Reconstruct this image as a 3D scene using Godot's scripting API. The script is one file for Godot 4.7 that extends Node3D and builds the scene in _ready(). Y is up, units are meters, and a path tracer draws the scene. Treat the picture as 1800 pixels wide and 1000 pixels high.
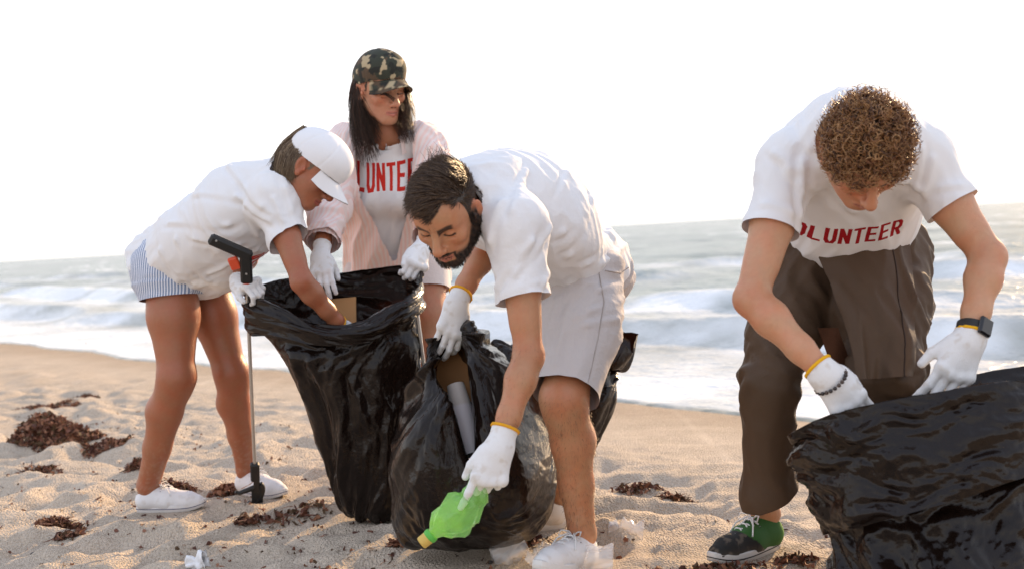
extends Node3D
# Four volunteers clean a sandy beach at low sun. Everything is built from this script alone.

# ---------------------------------------------------------------- implicit surfaces
class Field:
	var o: Vector3
	var c: float
	var nx: int
	var ny: int
	var nz: int
	var v := PackedFloat32Array()
	var verts := PackedVector3Array()
	var norms := PackedVector3Array()
	var idx := PackedInt32Array()
	var cuts := []
	func _init(lo: Vector3, hi: Vector3, cell: float) -> void:
		o = lo
		c = cell
		nx = int((hi.x - lo.x) / cell) + 2
		ny = int((hi.y - lo.y) / cell) + 2
		nz = int((hi.z - lo.z) / cell) + 2
		v.resize(nx * ny * nz)
		v.fill(9.0)
	func span(lo: Vector3, hi: Vector3) -> PackedInt32Array:
		var r := PackedInt32Array()
		r.append(maxi(0, int((lo.x - o.x) / c)))
		r.append(mini(nx - 1, int((hi.x - o.x) / c) + 1))
		r.append(maxi(0, int((lo.y - o.y) / c)))
		r.append(mini(ny - 1, int((hi.y - o.y) / c) + 1))
		r.append(maxi(0, int((lo.z - o.z) / c)))
		r.append(mini(nz - 1, int((hi.z - o.z) / c) + 1))
		return r
	# a tapered capsule; flat/s makes it s times thinner along flat; cut = true takes it away
	func cap(a: Vector3, b: Vector3, ra: float, rb: float, k := 0.03, flat := Vector3.ZERO, s := 1.0, cut := false) -> void:
		var m := maxf(ra, rb) + k + 3.0 * c
		var e := Vector3(m, m, m)
		var q := span(a.min(b) - e, a.max(b) + e)
		var ba := b - a
		var sq := s - 1.0
		var fl := flat.normalized() if flat != Vector3.ZERO else flat
		ba += fl * (ba.dot(fl) * sq)
		var inv := 1.0 / maxf(ba.dot(ba), 1e-9)
		var dr := rb - ra
		var kk := maxf(k, 1e-5)
		var qk := 0.25 / kk
		for iz in range(q[4], q[5] + 1):
			for iy in range(q[2], q[3] + 1):
				var i := (iz * ny + iy) * nx + q[0]
				var p := Vector3(o.x + c * q[0] - a.x, o.y + c * iy - a.y, o.z + c * iz - a.z)
				for ix in range(q[0], q[1] + 1):
					var w := p + fl * (p.dot(fl) * sq)
					var t := clampf(w.dot(ba) * inv, 0.0, 1.0)
					var d := (w - ba * t).length() - ra - dr * t
					var old := v[i]
					if cut:
						var h := maxf(kk - absf(old + d), 0.0)
						v[i] = maxf(old, -d) + h * h * qk
					elif d < old + kk:
						var h2 := maxf(kk - absf(old - d), 0.0)
						v[i] = minf(old, d) - h2 * h2 * qk
					i += 1
					p.x += c
	# an ellipsoid with its own axes (basis columns are unit) and radii r
	func ell(at: Vector3, ax: Basis, r: Vector3, k := 0.01, cut := false) -> void:
		var m := maxf(r.x, maxf(r.y, r.z)) + k + 3.0 * c
		var e := Vector3(m, m, m)
		var q := span(at - e, at + e)
		var kk := maxf(k, 1e-5)
		var qk := 0.25 / kk
		var gx := ax.x / r.x
		var gy := ax.y / r.y
		var gz := ax.z / r.z
		for iz in range(q[4], q[5] + 1):
			for iy in range(q[2], q[3] + 1):
				var i := (iz * ny + iy) * nx + q[0]
				var p := Vector3(o.x + c * q[0] - at.x, o.y + c * iy - at.y, o.z + c * iz - at.z)
				for ix in range(q[0], q[1] + 1):
					var w := Vector3(p.dot(gx), p.dot(gy), p.dot(gz))
					var k0 := w.length()
					var k1 := Vector3(w.x / r.x, w.y / r.y, w.z / r.z).length()
					var d := k0 * (k0 - 1.0) / maxf(k1, 1e-6)
					var old := v[i]
					if cut:
						var h := maxf(kk - absf(old + d), 0.0)
						v[i] = maxf(old, -d) + h * h * qk
					elif d < old + kk:
						var h2 := maxf(kk - absf(old - d), 0.0)
						v[i] = minf(old, d) - h2 * h2 * qk
					i += 1
					p.x += c
	func chain(pts: Array, rs: Array, k := 0.03, flat := Vector3.ZERO, s := 1.0) -> void:
		for i in pts.size() - 1:
			cap(pts[i], pts[i + 1], rs[i], rs[i + 1], k, flat, s)
	func bend(f: Callable) -> void:   # adds f(point) to the field near the surface
		var i := 0
		for iz in nz:
			for iy in ny:
				for ix in nx:
					if absf(v[i]) < 4.0 * c:
						v[i] += f.call(o + Vector3(ix, iy, iz) * c)
					i += 1
	func nets() -> void:
		var cellv := PackedInt32Array()
		cellv.resize(v.size())
		cellv.fill(-1)
		var sx := 1
		var sy := nx
		var sz := nx * ny
		var lim := 4.0 * c
		var used := PackedInt32Array()
		for iz in nz - 1:
			for iy in ny - 1:
				var i := (iz * ny + iy) * nx
				for ix in nx - 1:
					var a := v[i]
					if a > lim or a < -lim:
						i += 1
						continue
					var b := v[i + sx]
					var d := v[i + sy]
					var e := v[i + sx + sy]
					var f := v[i + sz]
					var g := v[i + sx + sz]
					var h := v[i + sy + sz]
					var j := v[i + sx + sy + sz]
					var n := int(a < 0) + int(b < 0) + int(d < 0) + int(e < 0) + int(f < 0) + int(g < 0) + int(h < 0) + int(j < 0)
					if n > 0 and n < 8:
						var p := Vector3.ZERO
						var m := 0
						if (a < 0) != (b < 0):
							p += Vector3(a / (a - b), 0, 0); m += 1
						if (d < 0) != (e < 0):
							p += Vector3(d / (d - e), 1, 0); m += 1
						if (f < 0) != (g < 0):
							p += Vector3(f / (f - g), 0, 1); m += 1
						if (h < 0) != (j < 0):
							p += Vector3(h / (h - j), 1, 1); m += 1
						if (a < 0) != (d < 0):
							p += Vector3(0, a / (a - d), 0); m += 1
						if (b < 0) != (e < 0):
							p += Vector3(1, b / (b - e), 0); m += 1
						if (f < 0) != (h < 0):
							p += Vector3(0, f / (f - h), 1); m += 1
						if (g < 0) != (j < 0):
							p += Vector3(1, g / (g - j), 1); m += 1
						if (a < 0) != (f < 0):
							p += Vector3(0, 0, a / (a - f)); m += 1
						if (b < 0) != (g < 0):
							p += Vector3(1, 0, b / (b - g)); m += 1
						if (d < 0) != (h < 0):
							p += Vector3(0, 1, d / (d - h)); m += 1
						if (e < 0) != (j < 0):
							p += Vector3(1, 1, e / (e - j)); m += 1
						cellv[i] = verts.size()
						used.append(i)
						verts.append(o + (Vector3(ix, iy, iz) + p / m) * c)
					i += 1
		for u in used.size():
			var i := used[u]
			var a := v[i] < 0
			if a != (v[i + sx] < 0):
				quad(cellv[i], cellv[i - sy], cellv[i - sy - sz], cellv[i - sz], a)
			if a != (v[i + sy] < 0):
				quad(cellv[i], cellv[i - sz], cellv[i - sx - sz], cellv[i - sx], a)
			if a != (v[i + sz] < 0):
				quad(cellv[i], cellv[i - sx], cellv[i - sx - sy], cellv[i - sy], a)
		smooth_normals()
	func quad(a: int, b: int, d: int, e: int, flip: bool) -> void:
		if a < 0 or b < 0 or d < 0 or e < 0:
			return
		if flip:
			idx.append_array(PackedInt32Array([a, d, b, a, e, d]))
		else:
			idx.append_array(PackedInt32Array([a, b, d, a, d, e]))
	func smooth_normals() -> void:
		norms = Geo.normals(verts, idx)
	func relax(times := 1, amount := 0.5) -> void:
		for k in times:
			verts = Geo.relaxed(verts, idx, amount)
		smooth_normals()
	func push(f: Callable) -> void:      # moves each vertex along its normal by f(point, normal)
		for i in verts.size():
			verts[i] += norms[i] * float(f.call(verts[i], norms[i]))
		smooth_normals()
	# opens the mesh beyond the plane through p with outward direction n, within r of p
	# (points closer to «other» stay)
	func recut() -> void:
		for q in cuts.duplicate():
			open(q[0], q[1], q[2], q[3], false)
	func open(p: Vector3, n: Vector3, r := 9.0, other := Vector3(99, 99, 99), note := true) -> void:
		n = n.normalized()
		if note:
			cuts.append([p, n, r, other])
		var far := PackedByteArray()
		far.resize(verts.size())
		for i in verts.size():
			var d := verts[i] - p
			far[i] = 1 if d.dot(n) > 0.0 and d.length() < r and d.length() < (verts[i] - other).length() else 0
		var kept := PackedInt32Array()
		for t in range(0, idx.size(), 3):
			if far[idx[t]] + far[idx[t + 1]] + far[idx[t + 2]] < 2:
				kept.append(idx[t]); kept.append(idx[t + 1]); kept.append(idx[t + 2])
		idx = kept
		for i in verts.size():
			if far[i] == 1:
				var d := (verts[i] - p).dot(n)
				if d < 3.0 * c:
					verts[i] -= n * d
		# vertices just inside that now lie on the border move onto the plane too
		var edges := {}
		for t in range(0, idx.size(), 3):
			for e in 3:
				var a := idx[t + e]
				var b := idx[t + (e + 1) % 3]
				var key := mini(a, b) * 4000000 + maxi(a, b)
				edges[key] = edges.get(key, 0) + 1
		for key in edges:
			if edges[key] == 1:
				for q in [int(key / 4000000), int(key % 4000000)]:
					var d2 := verts[q] - p
					if d2.length() < r and absf(d2.dot(n)) < 2.0 * c and d2.length() < (verts[q] - other).length():
						verts[q] -= n * d2.dot(n)
		smooth_normals()

class Geo:
	static func normals(verts: PackedVector3Array, idx: PackedInt32Array) -> PackedVector3Array:
		var n := PackedVector3Array()
		n.resize(verts.size())
		for t in range(0, idx.size(), 3):
			var a := idx[t]
			var b := idx[t + 1]
			var d := idx[t + 2]
			var w := (verts[d] - verts[a]).cross(verts[b] - verts[a])
			n[a] += w
			n[b] += w
			n[d] += w
		for i in n.size():
			n[i] = n[i].normalized() if n[i].length_squared() > 1e-20 else Vector3.UP
		return n
	static func relaxed(verts: PackedVector3Array, idx: PackedInt32Array, amount: float) -> PackedVector3Array:
		var s := PackedVector3Array()
		s.resize(verts.size())
		var m := PackedInt32Array()
		m.resize(verts.size())
		for t in range(0, idx.size(), 3):
			var a := idx[t]
			var b := idx[t + 1]
			var d := idx[t + 2]
			s[a] += verts[b] + verts[d]
			s[b] += verts[a] + verts[d]
			s[d] += verts[a] + verts[b]
			m[a] += 2
			m[b] += 2
			m[d] += 2
		for i in verts.size():
			if m[i] > 0:
				s[i] = verts[i].lerp(s[i] / m[i], amount)
			else:
				s[i] = verts[i]
		return s

# one mesh surface while it is being built
class Shell:
	var verts := PackedVector3Array()
	var norms := PackedVector3Array()
	var cols := PackedColorArray()
	var uvs := PackedVector2Array()
	var idx := PackedInt32Array()
	func take(f: Field, col := Color.WHITE) -> void:
		var at := verts.size()
		verts.append_array(f.verts)
		norms.append_array(f.norms)
		for i in f.verts.size():
			cols.append(col)
			uvs.append(Vector2.ZERO)
		for i in f.idx:
			idx.append(i + at)
	func tint(f: Callable) -> void:
		for i in verts.size():
			cols[i] = f.call(verts[i], norms[i], cols[i])
	func map(f: Callable) -> void:
		for i in verts.size():
			uvs[i] = f.call(verts[i], norms[i])
	func add(p: Vector3, n: Vector3, col := Color.WHITE, uv := Vector2.ZERO) -> int:
		verts.append(p)
		norms.append(n)
		cols.append(col)
		uvs.append(uv)
		return verts.size() - 1
	func tri(a: int, b: int, d: int) -> void:
		idx.append(a)
		idx.append(b)
		idx.append(d)
	# a grid of (rows) x (cols) points, row by row; closed joins the last column to the first
	func sheet(p: PackedVector3Array, cols_n: int, closed := false, col := Color.WHITE, flip := false) -> void:
		var rows := p.size() / cols_n
		var at := verts.size()
		var local := PackedInt32Array()
		for r in rows - 1:
			for q in (cols_n if closed else cols_n - 1):
				var a := r * cols_n + q
				var b := r * cols_n + (q + 1) % cols_n
				var d := a + cols_n
				var e := b + cols_n
				if flip:
					local.append_array(PackedInt32Array([a, d, b, b, d, e]))
				else:
					local.append_array(PackedInt32Array([a, b, d, b, e, d]))
		var n := Geo.normals(p, local)
		verts.append_array(p)
		norms.append_array(n)
		for i in p.size():
			cols.append(col)
			uvs.append(Vector2(float(i % cols_n) / maxi(cols_n - (0 if closed else 1), 1), float(i / cols_n) / maxi(rows - 1, 1)))
		for i in local:
			idx.append(i + at)
	# a round tube through pts with radius r (number or array), sides n
	func tube(pts: Array, r, n := 6, col := Color.WHITE, caps := true) -> void:
		var up := Vector3.UP
		var grid := PackedVector3Array()
		var side := Vector3.ZERO
		for i in pts.size():
			var d: Vector3 = (pts[mini(i + 1, pts.size() - 1)] - pts[maxi(i - 1, 0)]).normalized()
			if side == Vector3.ZERO:
				side = d.cross(up if absf(d.y) < 0.9 else Vector3.RIGHT).normalized()
			else:
				side = (side - d * side.dot(d)).normalized()
			var w := d.cross(side)
			var rr: float = r[i] if r is Array else r
			for q in n:
				var t := TAU * q / n
				grid.append(pts[i] + (side * cos(t) + w * sin(t)) * rr)
		sheet(grid, n, true, col, true)
		if caps:
			for e in 2:
				var row := 0 if e == 0 else pts.size() - 1
				var nn: Vector3 = (pts[0] - pts[1]).normalized() if e == 0 else (pts[-1] - pts[-2]).normalized()
				var mid := add(pts[row], nn, col)
				var ring := PackedInt32Array()
				for q in n:
					ring.append(add(grid[row * n + q], nn, col))
				for q in n:
					if e == 0:
						tri(mid, ring[q], ring[(q + 1) % n])
					else:
						tri(mid, ring[(q + 1) % n], ring[q])
	# a box with chamfered edges: centre, half sizes, axes
	func box(at: Vector3, h: Vector3, ax := Basis(), ch := 0.004, col := Color.WHITE) -> void:
		ch = minf(ch, minf(h.x, minf(h.y, h.z)) * 0.6)
		for k in 3:
			for s in [-1.0, 1.0]:
				var u := (k + 1) % 3
				var w := (k + 2) % 3
				var c4 := []
				for q in [[-1, -1], [1, -1], [1, 1], [-1, 1]]:
					var p := Vector3.ZERO
					p[k] = s * h[k]
					p[u] = q[0] * (h[u] - ch)
					p[w] = q[1] * (h[w] - ch)
					c4.append(p)
				face(c4, at, ax, col)
		for k in 3:   # edges along axis k
			var u := (k + 1) % 3
			var w := (k + 2) % 3
			for su in [-1.0, 1.0]:
				for sw in [-1.0, 1.0]:
					var c4 := []
					for q in [[-1, 0], [1, 0], [1, 1], [-1, 1]]:
						var p := Vector3.ZERO
						p[k] = q[0] * (h[k] - ch)
						p[u] = su * (h[u] - (ch if q[1] == 0 else 0.0))
						p[w] = sw * (h[w] - (0.0 if q[1] == 0 else ch))
						c4.append(p)
					face(c4, at, ax, col)
		for sx in [-1.0, 1.0]:
			for sy in [-1.0, 1.0]:
				for sz in [-1.0, 1.0]:
					face([Vector3(sx * h.x, sy * (h.y - ch), sz * (h.z - ch)), Vector3(sx * (h.x - ch), sy * h.y, sz * (h.z - ch)), Vector3(sx * (h.x - ch), sy * (h.y - ch), sz * h.z)], at, ax, col)
	func face(p: Array, at: Vector3, ax: Basis, col: Color) -> void:   # flat polygon facing away from its own origin
		var mid := Vector3.ZERO
		for q in p:
			mid += q
		var n: Vector3 = (p[2] - p[0]).cross(p[1] - p[0]).normalized()
		if n.dot(mid) < 0:
			p.reverse()
			n = -n
		var first := verts.size()
		for q in p:
			add(at + ax * q, (ax * n).normalized(), col)
		for i in range(1, p.size() - 1):
			tri(first, first + i, first + i + 1)
	# turns a closed shell right side out
	func orient(from := 0) -> void:
		var vol := 0.0
		var o := verts[idx[from]]
		for t in range(from, idx.size(), 3):
			vol += (verts[idx[t]] - o).dot((verts[idx[t + 2]] - o).cross(verts[idx[t + 1]] - o))
		if vol < 0.0:
			for t in range(from, idx.size(), 3):
				var k := idx[t]
				idx[t] = idx[t + 1]
				idx[t + 1] = k
			norms = Geo.normals(verts, idx)
	func moved(by: Vector3) -> void:
		for i in verts.size():
			verts[i] += by

# ---------------------------------------------------------------- helpers
var cam: Camera3D
var M := {}
var eye_basis: Basis
const EYE := Vector3(0, 0.92, 0)
const FOCAL := 2200.0

# the point that lies d metres in front of the eye, x and y given in pixels of the 1800 x 1000 photograph (used for laying out joints)
func at(x: float, y: float, d: float) -> Vector3:
	return EYE + eye_basis * (Vector3((x - 900.0) / FOCAL, (500.0 - y) / FOCAL, -1.0) * d)

func on_sand(x: float, y: float) -> Vector3:
	var r := eye_basis * Vector3((x - 900.0) / FOCAL, (500.0 - y) / FOCAL, -1.0)
	var p := EYE + r * (-EYE.y / r.y)
	for k in 4:
		p = EYE + r * ((sand_height(p.x, p.z) - EYE.y) / r.y)
	return p

func tag(o: Node, label := "", category := "", group := "", kind := "") -> void:
	if label: o.set_meta("label", label)
	if category: o.set_meta("category", category)
	if group: o.set_meta("group", group)
	if kind: o.set_meta("kind", kind)

var taken := {}
func numbered(s: String) -> String:
	var n: int = taken.get(s, 0)
	taken[s] = n + 1
	return s if n == 0 else "%s_%03d" % [s, n]

func thing(called: String, p: Vector3, label: String, category: String, group := "") -> Node3D:
	var o := Node3D.new()
	o.name = numbered(called)
	o.position = p
	add_child(o, true)
	tag(o, label, category, group)
	return o

func mesh_of(s: Shell, m: Material) -> ArrayMesh:
	var a := []
	a.resize(Mesh.ARRAY_MAX)
	a[Mesh.ARRAY_VERTEX] = s.verts
	a[Mesh.ARRAY_NORMAL] = s.norms
	a[Mesh.ARRAY_COLOR] = s.cols
	a[Mesh.ARRAY_TEX_UV] = s.uvs
	a[Mesh.ARRAY_INDEX] = s.idx
	var me := ArrayMesh.new()
	me.add_surface_from_arrays(Mesh.PRIMITIVE_TRIANGLES, a)
	me.surface_set_material(0, m)
	return me

# commits a shell whose points are in world axes as a mesh of parent (or of the root)
func obj(called: String, s: Shell, m: Material, parent: Node3D = null) -> MeshInstance3D:
	var o := MeshInstance3D.new()
	o.name = called if parent else numbered(called)
	var base := Vector3.ZERO
	if parent:
		base = world_of(parent)
		s.moved(-base)
	o.mesh = mesh_of(s, m)
	(parent if parent else self).add_child(o, true)
	return o

func world_of(n: Node) -> Vector3:
	var p := Vector3.ZERO
	while n and n != self:
		p += n.position
		n = n.get_parent()
	return p

# a single-mesh thing: the node stands at base, the shell is given in world axes
func lone(called: String, s: Shell, m: Material, base: Vector3, label: String, category: String, group := "") -> MeshInstance3D:
	s.moved(-base)
	var o := MeshInstance3D.new()
	o.name = numbered(called)
	o.mesh = mesh_of(s, m)
	o.position = base
	add_child(o, true)
	tag(o, label, category, group)
	return o

func noise(sd: int, freq: float, kind := FastNoiseLite.TYPE_SIMPLEX_SMOOTH, oct := 3, ridged := false) -> FastNoiseLite:
	var n := FastNoiseLite.new()
	n.seed = sd
	n.frequency = freq
	n.noise_type = kind
	n.fractal_type = (FastNoiseLite.FRACTAL_RIDGED if ridged else FastNoiseLite.FRACTAL_FBM) if oct > 1 else FastNoiseLite.FRACTAL_NONE
	n.fractal_octaves = oct
	return n

func noise_tex(n: FastNoiseLite, size := 512, normal := false, strength := 4.0, ramp: Gradient = null) -> NoiseTexture2D:
	var t := NoiseTexture2D.new()
	t.width = size
	t.height = size
	t.seamless = true
	t.seamless_blend_skirt = 0.2
	t.noise = n
	if normal:
		t.as_normal_map = true
		t.bump_strength = strength
	if ramp:
		t.color_ramp = ramp
	return t

func ramp(cols: Array, offs: Array) -> Gradient:
	var g := Gradient.new()
	g.colors = PackedColorArray(cols)
	g.offsets = PackedFloat32Array(offs)
	return g

func lin(r: float, g: float, b: float) -> Color:    # sRGB 0..255 picture value to a linear colour
	return Color(r / 255.0, g / 255.0, b / 255.0).srgb_to_linear()

func mat(c: Color, rough: float, tinted := true) -> StandardMaterial3D:   # c is linear
	var m := StandardMaterial3D.new()
	m.albedo_color = c.linear_to_srgb()
	m.roughness = rough
	m.vertex_color_use_as_albedo = tinted
	m.cull_mode = BaseMaterial3D.CULL_DISABLED
	return m

func tri_normal(m: StandardMaterial3D, t: Texture2D, scale: float, amount: float) -> void:
	m.uv1_triplanar = true
	m.uv1_world_triplanar = true
	m.uv1_scale = Vector3(scale, scale, scale)
	m.normal_enabled = true
	m.normal_texture = t
	m.normal_scale = amount

# ---------------------------------------------------------------- the beach
const SHORE := Vector2(1.12, -6.35)
const SEAWARD := Vector2(0.772, -0.636)
func shore(x: float, z: float) -> float:     # metres seaward of the waterline
	return (Vector2(x, z) - SHORE).dot(SEAWARD)

var n_dune := noise(11, 1.15, FastNoiseLite.TYPE_SIMPLEX_SMOOTH, 2)
var n_bump := noise(12, 2.6, FastNoiseLite.TYPE_SIMPLEX_SMOOTH, 2)
var n_ridge := noise(13, 1.7, FastNoiseLite.TYPE_SIMPLEX_SMOOTH, 2, true)
var n_fine := noise(14, 9.0, FastNoiseLite.TYPE_SIMPLEX_SMOOTH, 2)
var n_grit := noise(16, 24.0, FastNoiseLite.TYPE_SIMPLEX_SMOOTH, 2)
var n_pit := noise(15, 3.1, FastNoiseLite.TYPE_CELLULAR, 1)
var pads: Array = []    # trodden places where feet and bags stand: x, z, radius
func tread(x: float, y: float, r: float) -> void:
	var d := eye_basis * Vector3((x - 900.0) / FOCAL, (500.0 - y) / FOCAL, -1.0)
	var p := EYE + d * (-EYE.y / d.y)
	pads.append(Vector3(p.x, p.z, r))


func sand_height(x: float, z: float) -> float:
	var s := shore(x, z)
	var dry := smoothstep(-0.5, -2.2, s)
	var h := -0.045 * maxf(0.0, s + 2.2)
	if s > 3.0:
		return h - 0.1
	var pad := 1.0
	if z > -5.4 and absf(x) < 2.5:
		for q in pads:
			var dd: float = Vector2(x - q.x, z - q.y).length() / q.z
			pad = minf(pad, smoothstep(0.75, 1.5, dd))
		if pad <= 0.0:
			return -0.002
	h += n_dune.get_noise_2d(x, z) * 0.030 * (0.1 + 0.9 * dry)
	if dry > 0.0:
		var w := n_fine.get_noise_2d(x * 0.2, z * 0.2) * 0.12
		h += dry * (n_bump.get_noise_2d(x + w, z * 1.25) * 0.036 + (n_ridge.get_noise_2d(x + w, z * 1.3) - 0.2) * 0.026)
		var pit := n_pit.get_noise_2d(x + w * 0.5, z)
		h -= dry * 0.032 * smoothstep(-0.55, -0.95, pit)
		h += dry * (n_fine.get_noise_2d(x, z) * 0.009 + n_grit.get_noise_2d(x, z) * 0.004)
	return h * pad

func spread(lo: float, hi: float, fine_lo: float, fine_hi: float, fine: float, grow: float) -> PackedFloat32Array:
	var left := []
	var p := fine_lo
	var st := fine
	while p > lo:
		st *= grow
		p -= st
		left.push_front(p)
	var out := PackedFloat32Array(left)
	p = fine_lo
	while p < fine_hi:
		out.append(p)
		p += fine
	st = fine
	while p < hi:
		out.append(p)
		st *= grow
		p += st
	out.append(p)
	return out

func build_ground() -> void:
	var xs := spread(-4000.0, 4000.0, -2.6, 1.9, 0.014, 1.035)
	var zs := spread(-60.0, 4000.0, -8.0, -2.9, 0.016, 1.04)
	var s := Shell.new()
	var pts := PackedVector3Array()
	for z in zs:
		for x in xs:
			pts.append(Vector3(x, sand_height(x, z), z))
	s.sheet(pts, xs.size(), false)
	var damp := noise(21, 0.6)
	var tone := noise(22, 3.0)
	for i in s.verts.size():
		var p := s.verts[i]
		var sh := shore(p.x, p.z)
		var wet := smoothstep(-0.9, -0.1, sh + damp.get_noise_2d(p.x, p.z) * 0.3)
		var k := 1.0 + 0.14 * tone.get_noise_2d(p.x, p.z)
		s.cols[i] = Color(0.595 * k, 0.512 * k, 0.418 * k).lerp(Color(0.42, 0.33, 0.245), wet * 0.6)
	var m := mat(Color.WHITE, 0.95)
	m.metallic_specular = 0.25
	var g := noise(31, 0.09, FastNoiseLite.TYPE_SIMPLEX, 4)
	m.albedo_texture = noise_tex(noise(33, 0.35, FastNoiseLite.TYPE_VALUE, 2), 512, false, 1.0, ramp([Color(0.78, 0.76, 0.74), Color(0.97, 0.96, 0.95), Color(1, 1, 1)], [0.2, 0.5, 0.8]))
	tri_normal(m, noise_tex(g, 512, true, 9.0), 1.9, 1.0)
	obj("sand", s, m).set_meta("kind", "structure")

var n_swell := noise(41, 0.11, FastNoiseLite.TYPE_SIMPLEX_SMOOTH, 3)
var n_chop := noise(42, 0.55, FastNoiseLite.TYPE_SIMPLEX_SMOOTH, 3)
var n_foam := noise(43, 0.35, FastNoiseLite.TYPE_SIMPLEX_SMOOTH, 4)
func build_sea() -> void:
	var ss := PackedFloat32Array()
	var p := -0.9
	var st := 0.045
	while p < 3500.0:
		ss.append(p)
		if p > 9.0:
			st *= 1.018
		p += st
	var s := Shell.new()
	var pts := PackedVector3Array()
	var cols := PackedColorArray()
	var along := Vector2(-SEAWARD.y, SEAWARD.x)
	var nu := 420
	var wob := noise(44, 0.05)
	for a in ss:
		for q in nu:
			var u := (float(q) / (nu - 1) - 0.5) * 2.0
			var t := (absf(u) * 0.5 + 0.5 * u * u) * signf(u) * (34.0 + maxf(a, 0.0) * (4.6 if u < 0.0 else 1.3)) - 3.0
			var w := SHORE + SEAWARD * a + along * t
			var y := -0.115
			var c := Color(0.185, 0.225, 0.205)
			var foam := 0.0
			# the thin sheet of the last wave running up the sand
			var edge := 0.35 * wob.get_noise_2d(t * 3.0, 5.0) + 0.12 * wob.get_noise_2d(t * 14.0, 9.0)
			var run := a - edge
			var fz := n_foam.get_noise_2d(w.x * 1.6, w.y * 1.6)
			if run < 2.4:
				y = maxf(-0.115, sand_level(a) + 0.010) + 0.018 * smoothstep(0.0, 0.25, run) * (0.7 + 0.3 * fz)
				if run < 0.0:
					y -= 0.25 * -run + 0.01
				foam = smoothstep(0.0, 0.10, run) * (0.74 + 0.6 * fz) * (1.0 - 0.6 * smoothstep(0.9, 2.3, run))
			# breakers: rollers more or less along the shore
			var bend := 1.4 * n_swell.get_noise_2d(t * 0.55, a * 0.12)
			for b in [[3.3, 0.24, 0.9], [6.6, 0.24, 1.0], [11.5, 0.26, 0.7], [17.5, 0.24, 0.55]]:
				var x: float = (a - b[0] * (1.0 + 0.04 * bend) - bend) / (0.55 + 0.03 * b[0])
				var gate: float = smoothstep(-0.35, 0.3, n_swell.get_noise_2d(t * 0.75 + b[0] * 31.0, b[0]))
				var prof: float = exp(-x * x * (3.2 if x < 0.0 else 0.55))
				y += b[1] * prof * gate
				var white: float = gate * b[2] * (exp(-pow(x + 0.5, 2.0) * 2.6) + 0.55 * exp(-pow(x + 1.4, 2.0) * 0.8)) * (0.75 + 1.0 * fz)
				foam = maxf(foam, white)
			var far := smoothstep(6.0, 20.0, a)
			y += 0.05 * n_chop.get_noise_2d(w.x, w.y) * smoothstep(1.5, 5.0, a)
			var sw := n_swell.get_noise_2d(a * 1.3 + bend, t * 0.22)
			y += far * 0.22 * sw / (1.0 + maxf(0.0, a - 60.0) * 0.02)
			foam = maxf(foam, far * smoothstep(0.22, 0.45, sw) * smoothstep(0.0, 0.3, fz) * 0.8)
			var k := 1.0 + 0.25 * n_chop.get_noise_2d(w.x * 0.3, w.y * 0.3)
			c = Color(c.r * k, c.g * k, c.b * k)
			c = c.lerp(Color(0.33, 0.29, 0.22), 0.5 * smoothstep(9.0, 1.0, a))
			c = c.lerp(Color(0.82, 0.83, 0.84), clampf(foam, 0.0, 1.0))
			pts.append(Vector3(w.x, y, w.y))
			cols.append(c)
	s.sheet(pts, nu, false, Color.WHITE, true)
	s.cols = cols
	var m := mat(Color.WHITE, 0.22)
	m.metallic_specular = 0.21
	tri_normal(m, noise_tex(noise(45, 0.02, FastNoiseLite.TYPE_SIMPLEX_SMOOTH, 4), 512, true, 6.0), 0.35, 1.0)
	obj("sea", s, m).set_meta("kind", "structure")

func sand_level(a: float) -> float:
	return -0.045 * maxf(0.0, a + 2.2)

func setup() -> void:
	cam = Camera3D.new()
	cam.name = "camera"
	eye_basis = Basis(Vector3.RIGHT, -atan(93.0 / FOCAL)) * Basis(Vector3.BACK, deg_to_rad(-3.34))
	cam.transform = Transform3D(eye_basis, EYE)
	cam.fov = rad_to_deg(2.0 * atan(500.0 / FOCAL))
	cam.far = 9000.0
	var lens := CameraAttributesPhysical.new()
	lens.frustum_focal_length = 45.0
	lens.exposure_aperture = 4.0
	lens.frustum_focus_distance = 3.45
	cam.attributes = lens
	cam.fov = rad_to_deg(2.0 * atan(500.0 / FOCAL))
	add_child(cam)
	for q in [[295, 896, 0.15], [474, 872, 0.15], [690, 850, 0.2], [990, 1003, 0.16], [955, 929, 0.15], [1312, 976, 0.16], [450, 884, 0.05], [670, 905, 0.16], [820, 965, 0.2]]:
		tread(q[0], q[1], q[2])
	var env := Environment.new()
	env.background_mode = Environment.BG_SKY
	var sky := Sky.new()
	var sm := ProceduralSkyMaterial.new()
	sm.sky_top_color = Color(0.74, 0.78, 0.86)
	sm.sky_horizon_color = Color(1.0, 0.985, 0.965)
	sm.sky_curve = 0.25
	sm.sky_energy_multiplier = 1.05
	sm.ground_bottom_color = Color(0.5, 0.45, 0.4)
	sm.ground_horizon_color = Color(0.9, 0.88, 0.85)
	sm.sun_angle_max = 60.0
	sm.sun_curve = 0.12
	sky.sky_material = sm
	env.sky = sky
	env.tonemap_mode = Environment.TONE_MAPPER_LINEAR
	env.tonemap_exposure = 1.48
	env.sdfgi_enabled = true
	env.ssao_enabled = true
	env.ssil_enabled = true
	var we := WorldEnvironment.new()
	we.name = "world_environment"
	we.environment = env
	add_child(we)
	var sun := DirectionalLight3D.new()
	sun.name = "sun"
	sun.light_color = Color(1.0, 0.84, 0.64)
	sun.light_energy = 1.5
	sun.light_angular_distance = 0.5
	sun.shadow_enabled = true
	var az := deg_to_rad(33.0)
	var el := deg_to_rad(19.0)
	var to_sun := Vector3(sin(az) * cos(el), sin(el), -cos(az) * cos(el))
	sun.basis = Basis.looking_at(-to_sun, Vector3.UP)
	add_child(sun)

# ---------------------------------------------------------------- people: shared pieces
const ZERO := Vector3.ZERO

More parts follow.
